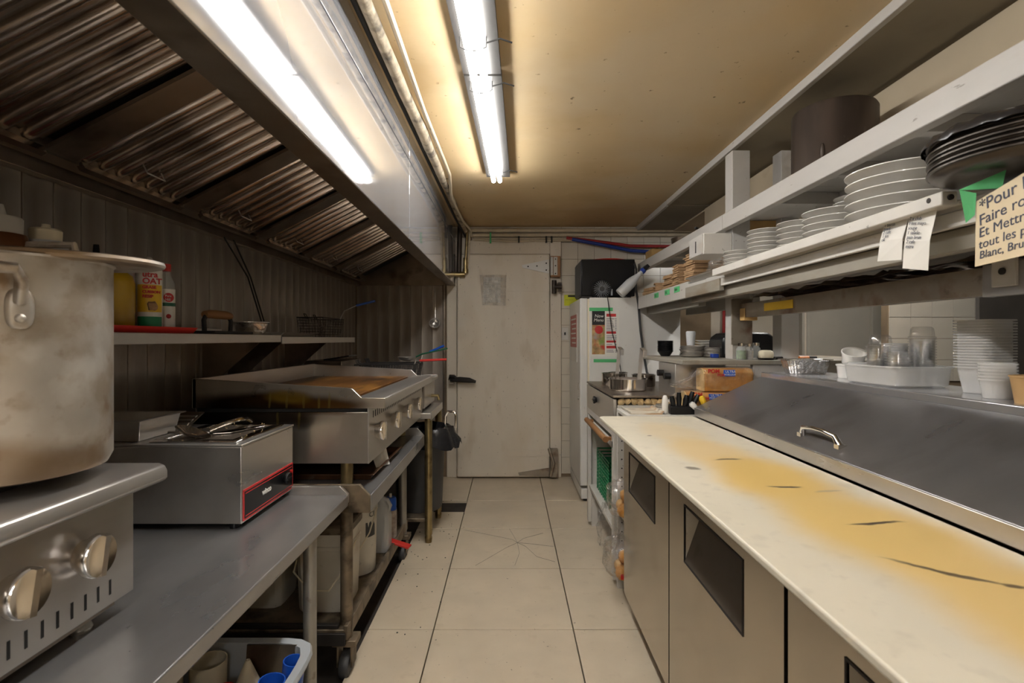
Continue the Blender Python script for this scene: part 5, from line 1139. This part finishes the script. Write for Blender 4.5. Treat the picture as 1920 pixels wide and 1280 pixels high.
uk = thing('utility_knife', 'orange and black utility knife lying on the counter', 'knife', (1.48, 2.60, ZK))
mk('grip', MB().tube([(1.44, 2.60, ZK + .009), (1.49, 2.605, ZK + .01)], .009, 8), 'orange', uk)
mk('tail', MB().tube([(1.49, 2.605, ZK + .01), (1.53, 2.61, ZK + .009)], .009, 8), 'black', uk)
# ------------------------------------------------------------------ fridge, microwave, fan, poster
fg = thing('white_fridge', 'tall white fridge beside the cooler door with menu taped to its side', 'fridge', (.95, 4.4, 0))
FZ = 1.592
mk('body', MB().box(.625, 1.335, 4.08, 4.80, .10, FZ), 'fridge', fg, bevel=.006)
mk('door', MB().box(.552, .612, 4.085, 4.795, .12, FZ - .005), 'fridge', fg, bevel=.008)
mk('gasket', MB().box(.610, .627, 4.09, 4.79, .13, FZ - .01), 'creamp', fg)
mk('plinth', MB().box(.56, 1.33, 4.085, 4.79, .02, .10), 'fridge', fg, bevel=.004)
for (x, y) in ((.60, 4.12), (1.28, 4.12), (.60, 4.75), (1.28, 4.75)): mk('foot', MB().lathe([(0, 0), (.02, 0), (.02, .022), (0, .022)], (x, y, 0), 10), 'black', fg)
mk('hinge', MB().box(.565, .65, 4.10, 4.16, FZ - .004, FZ + .012), 'iron', fg, bevel=.002)
mk('door_lock', MB().box(.545, .555, 4.12, 4.16, .87, .92).cyl((.552, 4.14, .80), (.54, 4.14, .80), .012, 10), 'steel', fg)
fs_ = thing('fridge_sign', 'faded red and white sign stuck on the fridge door', 'sign', (.55, 4.45, 1.3))
mk('sheet', MB().box(.5495, .5520, 4.26, 4.70, 1.08, 1.48), 'paper', fs_)
mk('red_field', MB().box(.5488, .5497, 4.27, 4.69, 1.20, 1.47), 'pinkprint', fs_)
for k in range(6): mk('print_line', MB().box(.5484, .5490, 4.32, 4.64 - .03 * (k % 3), 1.43 - .04 * k, 1.442 - .04 * k), 'paper', fs_)
mn = thing('menu_poster', 'printed menu sheet held by green tape on the fridge side', 'poster', (.78, 4.08, 1.3))
py = 4.079
def pbox(x0, x1, y0, y1, d=.001, base=0):
    a = at(x0, y1, py); b = at(x1, y0, py); return MB().box(a.x, b.x, py - base - d, py - base, a.z, b.z)
mk('sheet', pbox(1106, 1161, 581, 668), 'paper', mn)
mk('black_header', pbox(1110, 1134, 583, 609, .0008, .001), 'inkblk', mn)
mk('food_photo', pbox(1110, 1134, 609, 664, .0008, .001), 'photo', mn)
mk('tomato', MB().lathe([(0, 0), (.032, 0), (.03, .001), (0, .001)], n=20, mat=Matrix.Translation(at(1123, 618, py - .0018)) @ Matrix.Rotation(R(90), 4, 'X')), 'redprint', mn)
text('New', .036, 'paper', mn, at(1114.5, 595, py - .0022), (1, 0, 0), (0, 0, 1), .0003, shear=.2)
text('Menu', .034, 'paper', mn, at(1113, 602.5, py - .0022), (1, 0, 0), (0, 0, 1), .0003, shear=.2)
for (y0, y1) in ((588, 593.5), (621, 625.5), (638, 642), (648, 653)): mk('red_banner', pbox(1137, 1155, y0, y1, .0008, .001), 'redprint', mn)
g_ = MB()
for yy in (597, 600, 603, 606, 609, 612, 615, 618, 629, 632, 635, 645, 656, 659):
    a = at(1137, yy + .9, py); b = at(1148 + (yy * 7 % 5), yy, py); g_.box(a.x, b.x, py - .0016, py - .001, a.z, b.z)
    a = at(1153, yy + .9, py); b = at(1156, yy, py); g_.box(a.x, b.x, py - .0016, py - .001, a.z, b.z)
mk('printed_lines', g_, 'ink', mn)
mk('green_tape', pbox(1105, 1149, 576.5, 583, .0012, .001), 'gtape', mn)
mk('green_tape', pbox(1113, 1157, 673, 679, .0012, 0), 'gtape', mn)
mw = thing('microwave', 'black microwave oven standing on the white fridge', 'microwave', (.85, 4.45, FZ + .012))
mk('body', MB().box(.585, 1.02, 4.25, 4.62, FZ + .024, 1.915), 'black', mw, bevel=.006)
mk('door_glass', MB().box(.578, .588, 4.26, 4.61, FZ + .034, 1.90), 'rub', mw, bevel=.003)
for (x, y) in ((.62, 4.28), (.98, 4.28), (.62, 4.58), (.98, 4.58)): mk('foot', MB().lathe([(0, 0), (.015, 0), (.015, .026), (0, .026)], (x, y, FZ - .0005), 10), 'black', mw)
solo('round_lid', MB().lathe([(0, 0), (.17, 0), (.175, .008), (.165, .014), (0, .012)], (.83, 4.45, 1.916), 36), 'red', 'flat red lid on top of the black microwave', 'lid', loc=(.83, 4.45, 1.916))  # flat red lid laid on the microwave
fn_ = thing('desk_fan', 'small black round fan before the microwave on the fridge', 'fan', (.73, 4.17, FZ))
fc = at(1128, 542, 4.15)
mxf = Matrix.Translation(fc) @ Matrix.Rotation(R(-15), 4, 'Y') @ Matrix.Rotation(R(90), 4, 'X')
mk('cage', MB().lathe([(.071, -.02), (.076, -.012), (.076, .012), (.071, .022), (.066, .022), (.066, -.02), (.071, -.02)], n=28, mat=mxf), 'black', fn_)
gr = MB()
for k in range(24):
    a = 2 * PI * k / 24
    gr.tube([mxf @ Vector((.02 * math.cos(a), .02 * math.sin(a), .024)), mxf @ Vector((.068 * math.cos(a + .25), .068 * math.sin(a + .25), .022))], .0013, 4)
mk('grille', gr, 'tub', fn_)
mk('hub', MB().lathe([(0, .026), (.02, .026), (.022, .018), (.022, -.01), (0, -.01)], n=18, mat=mxf), 'rub', fn_)
for k in range(5):
    a = 2 * PI * k / 5
    mk('blade', MB().slab(mxf @ Vector((.02 * math.cos(a), .02 * math.sin(a), .006)), mxf @ Vector((.02 * math.cos(a + .5), .02 * math.sin(a + .5), -.006)), mxf @ Vector((.062 * math.cos(a + .8), .062 * math.sin(a + .8), -.008)), mxf @ Vector((.062 * math.cos(a), .062 * math.sin(a), .008)), .001), 'rub', fn_)
mk('stand', MB().tube([(fc.x - .075, fc.y, fc.z), (fc.x - .07, fc.y, FZ + .03), (fc.x - .04, fc.y - .01, FZ + .008), (fc.x + .04, fc.y - .01, FZ + .008), (fc.x + .07, fc.y, FZ + .03), (fc.x + .075, fc.y, fc.z)], .006, 8), 'black', fn_)
mk('speed_dial', MB().box(fc.x + .072, fc.x + .085, fc.y - .01, fc.y + .01, fc.z - .05, fc.z), 'tub', fn_)
solo('fan_cord', MB().tube([at(1139, 556, 4.07), at(1142, 580, 4.065), at(1148, 625, 4.06), at(1160, 670, 4.05), at(1166, 708, 4.0), at(1168, 716, 3.75)], .0035, 6), 'matteblack', 'thin black fan cord hanging down the fridge side', 'cord', loc=at(1139, 556, 4.07))
solo('power_cable', MB().tube([at(1189, 492, 4.3), at(1193, 505, 4.1), at(1192, 540, 4.055), at(1197, 570, 4.05), at(1201, 620, 4.05), at(1207, 665, 4.04), at(1213, 698, 4.0), at(1218, 705, 3.9)], .009, 8), 'rub', 'thick grey cable running from the microwave down the fridge side', 'cable', loc=at(1189, 492, 4.3))
# spray bottle
s0 = at(1162, 551, 3.95); s1 = at(1203, 510, 3.95); dv = (s1 - s0); ln_ = dv.length
mxs = Matrix.Translation(s0) @ dv.to_track_quat('Z', 'Y').to_matrix().to_4x4()
sbt = thing('spray_bottle', 'tilted spray bottle with black trigger hooked on the shelf end', 'bottle', s0)
mk('body', MB().lathe([(0, 0), (.038, 0), (.04, .005), (.04, ln_ * .5), (.034, ln_ * .62), (.018, ln_ * .86), (.017, ln_), (0, ln_)], n=20, mat=mxs), 'natural', sbt)
mk('liquid', MB().lathe([(0, .003), (.037, .003), (.037, .03), (0, .045)], n=18, mat=mxs), 'gold', sbt)
mk('collar', MB().lathe([(0, ln_), (.022, ln_), (.022, ln_ + .025), (0, ln_ + .025)], n=16, mat=mxs), 'bluehose', sbt)
mk('spray_head', MB().box(-.016, .02, -.015, .015, ln_ + .02, ln_ + .06, mxs).box(-.02, .085, -.014, .014, ln_ + .04, ln_ + .072, mxs), 'black', sbt, bevel=.004)
mk('trigger', MB().slab(mxs @ Vector((.03, -.006, ln_ + .045)), mxs @ Vector((.042, -.006, ln_ + .045)), mxs @ Vector((.048, -.006, ln_ - .03)), mxs @ Vector((.04, -.006, ln_ - .03)), .012), 'black', sbt)
# ------------------------------------------------------------------ stove with cabinet
sv = thing('kitchen_stove', 'stained steel and white stove between fridge and prep fridge', 'stove', (.85, 3.15, 0))
SZ = .977
mk('cooktop', MB().box(.535, 1.24, 2.70, 3.62, SZ - .012, SZ), 'dsteel', sv, bevel=.003)
mk('panel', MB().box(.537, .555, 2.705, 3.62, .80, SZ - .02), 'steel', sv, bevel=.003)
mk('back_side', MB().box(.555, 1.22, 3.60, 3.62, .02, SZ - .02).box(1.2, 1.22, 2.72, 3.60, .02, SZ - .02), 'whitep', sv)
mk('drip_tray', MB().box(.56, 1.2, 2.712, 3.60, .90, .925), 'whitep', sv)
for k in range(14): mk('food_crust', MB().blob((.58 + .034 * k, 2.718, .943), (.021, .012, .017), 8, 5, .3, k), 'crust', sv)
mk('side_rail', MB().box(.555, 1.2, 2.705, 2.725, .80, .90), 'rustbeam', sv, bevel=.003)
knob(sv, .537, 3.22, .895, 'black', s=-.62)
mk('oven_handle', MB().tube([(.505, 2.74, .742), (.505, 3.42, .742)], .016, 12).box(.505, .54, 2.76, 2.79, .735, .75).box(.505, .54, 3.36, 3.39, .735, .75), 'wood', sv)
mk('door_frame', MB().box(.537, .557, 2.705, 3.62, .765, .80).slab((.537, 2.72, .735), (.537, 3.6, .735), (.537, 3.6, .70), (.537, 2.72, .70), .012), 'whitep', sv)
for y in (2.705, 3.57): mk('upright', MB().box(.537, .56, y, y + .045, .022, .765), 'whitep', sv, bevel=.002)
mk('bottom_shelf', MB().box(.545, 1.2, 2.72, 3.60, .255, .275), 'whitep', sv, bevel=.002)
mk('foot', MB().box(.56, .61, 2.72, 2.77, 0, .26).box(.56, .61, 3.55, 3.60, 0, .26).box(1.15, 1.2, 2.72, 2.77, 0, .26).box(1.15, 1.2, 3.55, 3.60, 0, .26), 'whitep', sv)
def crate(z, lab):
    t = thing('green_crate', lab, 'crate', (.75, 3.28, z), group='green crates in the stove cabinet')
    x0, x1, y0, y1, h = .585, .92, 3.06, 3.50, .066
    mk('base', MB().box(x0 + .006, x1 - .006, y0 + .006, y1 - .006, z, z + .004), 'green', t)
    g = MB()
    for zz in (.012, .034, .056):
        g.box(x0, x0 + .004, y0, y1, z + zz, z + zz + .009).box(x0, x1, y0, y0 + .004, z + zz, z + zz + .009).box(x0, x1, y1 - .004, y1, z + zz, z + zz + .009).box(x1 - .004, x1, y0, y1, z + zz, z + zz + .009)
    for k in range(9):
        yy = y0 + (y1 - y0 - .006) * k / 8; g.box(x0, x0 + .004, yy, yy + .006, z, z + h)
    for k in range(7):
        xx = x0 + (x1 - x0 - .006) * k / 6; g.box(xx, xx + .006, y0, y0 + .004, z, z + h)
    mk('lattice_sides', g, 'green', t)
for k in range(4): crate(.2755 + .068 * k, f'{ordn(3 - k)} green plastic crate down the stack in the stove cabinet')
def saucepan(c, r, h, lab, z=SZ):
    t = thing('saucepan', lab, 'pan', (c[0], c[1], z))
    mk('body', MB().lathe([(0, 0), (r * .94, 0), (r, .008), (r, h), (r + .005, h), (r + .005, h + .003), (r - .003, h + .003), (r - .003, .008), (0, .005)], (c[0], c[1], z), 36), 'chrome', t)
    mk('contents', MB().lathe([(0, h * .6), (r - .004, h * .6)], (c[0], c[1], z), 24), 'food', t)
    return t
saucepan((.675, 2.98), .105, .065, 'widest steel saucepan at the front of the stove')
saucepan((.66, 3.30), .075, .075, 'smaller steel saucepan behind the wide one, nearer the aisle')
saucepan((.835, 3.25), .07, .07, 'small steel saucepan behind the wide one, by the cooker')
saucepan((.72, 3.46), .06, .07, 'smallest steel saucepan at the back of the stove near fridge')
def hook(p, lab):
    t = thing('serving_ladle', lab, 'ladle', p)
    q = Vector(p)
    mk('handle', MB().slab(q + Vector((-.011, 0, 0)), q + Vector((.011, 0, 0)), q + Vector((.031, .012, .21)), q + Vector((.009, .012, .21)), .003).slab(q + Vector((.009, .012, .21)), q + Vector((.031, .012, .21)), q + Vector((.043, -.012, .195)), q + Vector((.021, -.012, .195)), .003).slab(q + Vector((.021, -.012, .195)), q + Vector((.043, -.012, .195)), q + Vector((.041, -.012, .16)), q + Vector((.019, -.012, .16)), .003), 'steel', t)
    mk('cup', MB().lathe([(0, 0), (.022, .002), (.03, .02), (.028, .02), (.02, .004), (0, .003)], (q.x, q.y, q.z - .012), 16), 'steel', t)
hook((.735, 2.97, SZ + .03), 'hook handled ladle standing in the widest saucepan'); hook((.675, 3.29, SZ + .03), 'hook handled ladle standing in the saucepan nearer the aisle')
# ------------------------------------------------------------------ narrow white rack with bread and knives
rk = thing('white_rack', 'narrow white perforated rack between stove and prep fridge', 'rack', (.8, 2.57, 0))
ZR = .915
mk('top', MB().box(.55, 1.13, 2.44, 2.685, ZR - .02, ZR), 'whitep', rk, bevel=.003)
mk('upright', MB().box(1.08, 1.13, 2.66, 2.685, 0, ZR - .02), 'whitep', rk, bevel=.002)
up_ = mk('upright', MB().box(.55, .60, 2.66, 2.685, 0, ZR - .02), 'whitep', rk, bevel=.002)
g = MB()
for k in range(18): g.cyl((.572, 2.6585, .06 + .046 * k), (.572, 2.6605, .06 + .046 * k), .0035, 8)
mk('peg_hole', g, 'matteblack', up_)
mk('shelf', MB().box(.55, 1.13, 2.44, 2.66, .395, .41), 'whitep', rk, bevel=.002)
mk('shelf', MB().box(.55, 1.13, 2.44, 2.66, .10, .115), 'whitep', rk, bevel=.002)
def loaf(c, lx, ly, hz, lab, z, rz=0, txt=True):
    t = thing('bread_loaf', lab, 'bread', (c[0], c[1], z), local=True, rz=rz)
    pr_ = [(-ly / 2, 0), (ly / 2, 0), (ly / 2 * 1.02, hz * .6), (ly / 2 * 1.08, hz * .78), (ly / 2 * .8, hz * .96), (0, hz), (-ly / 2 * .8, hz * .96), (-ly / 2 * 1.08, hz * .78), (-ly / 2 * 1.02, hz * .6)]
    mk('loaf', MB().prism(pr_, -lx / 2 + .012, lx / 2 - .004, 'x'), 'bread', t, bevel=.006)
    mk('loaf_end', MB().prism([(u * .97, w * .97 + .002) for u, w in pr_], -lx / 2 + .006, -lx / 2 + .012, 'x'), 'breadl', t)
    rnd = random.Random(int(lx * 1000)); vs = []; fs = []; nn = 24; prs = []
    st = [(-lx / 2 - .13, .12), (-lx / 2 - .09, .22), (-lx / 2 - .05, .45), (-lx / 2 - .01, .95), (-lx / 4, 1.06), (0, 1.05), (lx / 4, 1.06), (lx / 2, 1.05), (lx / 2 + .004, .5)]
    for i, (x, s) in enumerate(st):
        for k in range(nn):
            a = 2 * PI * k / nn; e = .55
            yy = ly / 2 * 1.08 * s * math.copysign(abs(math.cos(a)) ** e, math.cos(a)); zz = hz / 2 + hz / 2 * 1.02 * s * math.copysign(abs(math.sin(a)) ** e, math.sin(a))
            j = .006 if i < 4 else .0025
            vs.append((x + rnd.uniform(-j, j) * 2, yy + rnd.uniform(-j, j), max(.0005, zz + rnd.uniform(-j, j) - (.5 - s / 2) * hz * .6 * (i < 3))))
    for i in range(len(st) - 1):
        for k in range(nn): fs.append((i * nn + k, i * nn + (k + 1) % nn, (i + 1) * nn + (k + 1) % nn, (i + 1) * nn + k))
    mk('wrapper', MB().add(vs, fs), 'film', t, smooth=15)
    yf = -ly / 2 * 1.13
    mk('blue_label', MB().box(-lx * .10, lx * .12, yf - .0015, yf, hz * .66, hz * .93), 'blue', t)
    text('ULTRA', .016, 'paper', t, (-lx * .07, yf - .0025, hz * .81), (1, 0, 0), (0, 0, 1), .0003)
    text('MOELLEUX', .011, 'paper', t, (-lx * .09, yf - .0025, hz * .70), (1, 0, 0), (0, 0, 1), .0003)
    text('POM', .026, 'red', t, (-lx * .40, yf - .002, hz * .80), (1, 0, 0), (0, 0, 1), .0004, bold=.001)
    text('POM', .017, 'red', t, (-lx * .22, yf - .002, hz * .66), (1, 0, 0), (0, 0, 1), .0004, bold=.0006)
    return t
loaf((.985, 2.55), .28, .12, .10, 'lower wrapped bread loaf lying on the white rack', ZR + .0005, R(-8))
loaf((1.05, 2.56), .245, .115, .112, 'upper wrapped bread loaf with blue label, stacked on the other loaf', ZR + .1025, R(-3))
kb = thing('knife_holder', 'black knife holder with black handled knives at the board end', 'knife block', (.81, 2.47, ZR))
mk('block', MB().box(.755, .88, 2.445, 2.49, ZR, .955), 'black', kb, bevel=.004)
for (x, tz, lean) in ((.775, .045, -.01), (.80, .062, .0), (.825, .05, .012), (.845, .066, .02), (.862, .05, .03)):
    mk('knife_handle', MB().tube([(x, 2.467, .95), (x + lean * .5, 2.467, .95 + tz * .6), (x + lean, 2.467, .955 + tz)], [.010, .013, .010], 10), 'black', kb)
def hk(c, mat, lab, d):
    t = thing('kitchen_knife', lab, 'knife', c)
    c = Vector(c); d = Vector(d)
    mk('handle', MB().tube([c + d * .06, c + d * .085, c + d * .15, c + d * .17], [.010, .013, .015, .009], 10), mat, t)
    mk('blade', MB().slab(c, c + Vector((.02, 0, 0)), c + d * .06 + Vector((.014, 0, .0)), c + d * .06 - Vector((.006, 0, 0)), .0015), 'chrome', t)
hk((.93, 2.452, ZR + .001), 'yellow', 'knife with a bright yellow handle by the bread', (-.18, .0, .5)) 
hk((.90, 2.45, ZR + .001), 'plate', 'knife with a white handle beside the yellow one', (-.3, .0, .32))
hk((.99, 2.45, ZR + .001), 'black', 'knife with black handle leaning on the lower loaf', (.1, .0, .45))
hk((1.04, 2.45, ZR + .001), 'plate', 'knife with white rounded handle under the loaf label', (.12, .02, .5))
solo('white_bottle', MB().blob((.735, 2.47, ZR + .045), (.014, .016, .045), 14, 10, p=.75), 'plate', 'small white container at the end of the cutting board', 'container', loc=(.735, 2.47, ZR))
solo('dirty_tray', MB().prism([(.57, 0), (.715, 0), (.725, .016), (.72, .016), (.712, .004), (.573, .004), (.565, .016), (.56, .016)], 2.45, 2.655, 'y', Matrix.Translation((0, 0, ZR + .0005))), 'rustywhite', 'rust stained shallow tray on the white rack', 'tray', loc=(.65, 2.56, ZR))
# bread bags below
def bunbag(c, r, lab, seed, redtag=False):
    t = thing('bun_bag', lab, 'bag', c)
    for k, (dx, dy, dz) in enumerate(((-.01, -.035, .032), (0, .045, .034), (.01, 0, .094))):
        mk('bun', MB().blob((c[0] + dx + .015, c[1] + dy, c[2] + dz), (.05, .042, .032), 14, 8, .03, k, .8), 'bread', t)
    mk('wrapper', MB().blob((c[0] - .005, c[1], c[2] + r[2]), r, 18, 14, .13, seed, .8), 'film', t, smooth=10)
    if redtag: mk('red_tag', MB().box(c[0] - .03, c[0] + .02, c[1] - r[1] * .98, c[1] - r[1] * .96, c[2] + .02, c[2] + .045), 'red', t)
bunbag((.565, 2.555, .4105), (.085, .082, .085), 'clear bag of buns slumped on the rack shelf, upper one', 3)
bunbag((.555, 2.545, .1155), (.09, .082, .10), 'clear bag of buns on the lowest rack shelf with red tag', 5, True)
fl = MB()
fl.blob((.50, 2.62, .33), (.055, .05, .12), 16, 12, .22, 9, .8)
solo('empty_bag', fl, 'film', 'empty crumpled clear bag hanging beside the green crates', 'bag', loc=(.50, 2.62, .33))
# small floor debris
db = MB(); rnd = random.Random(12)
for k in range(40): db.blob((rnd.uniform(-.6, -.3), rnd.uniform(2.2, 4.2), .001), (rnd.uniform(.002, .006), rnd.uniform(.002, .006), .002), 5, 3)
d_ = solo('debris', db, 'inkblk', 'dark crumbs scattered on floor tiles beside the stand', 'crumbs', loc=(-.4, 3.1, 0), kind='stuff')
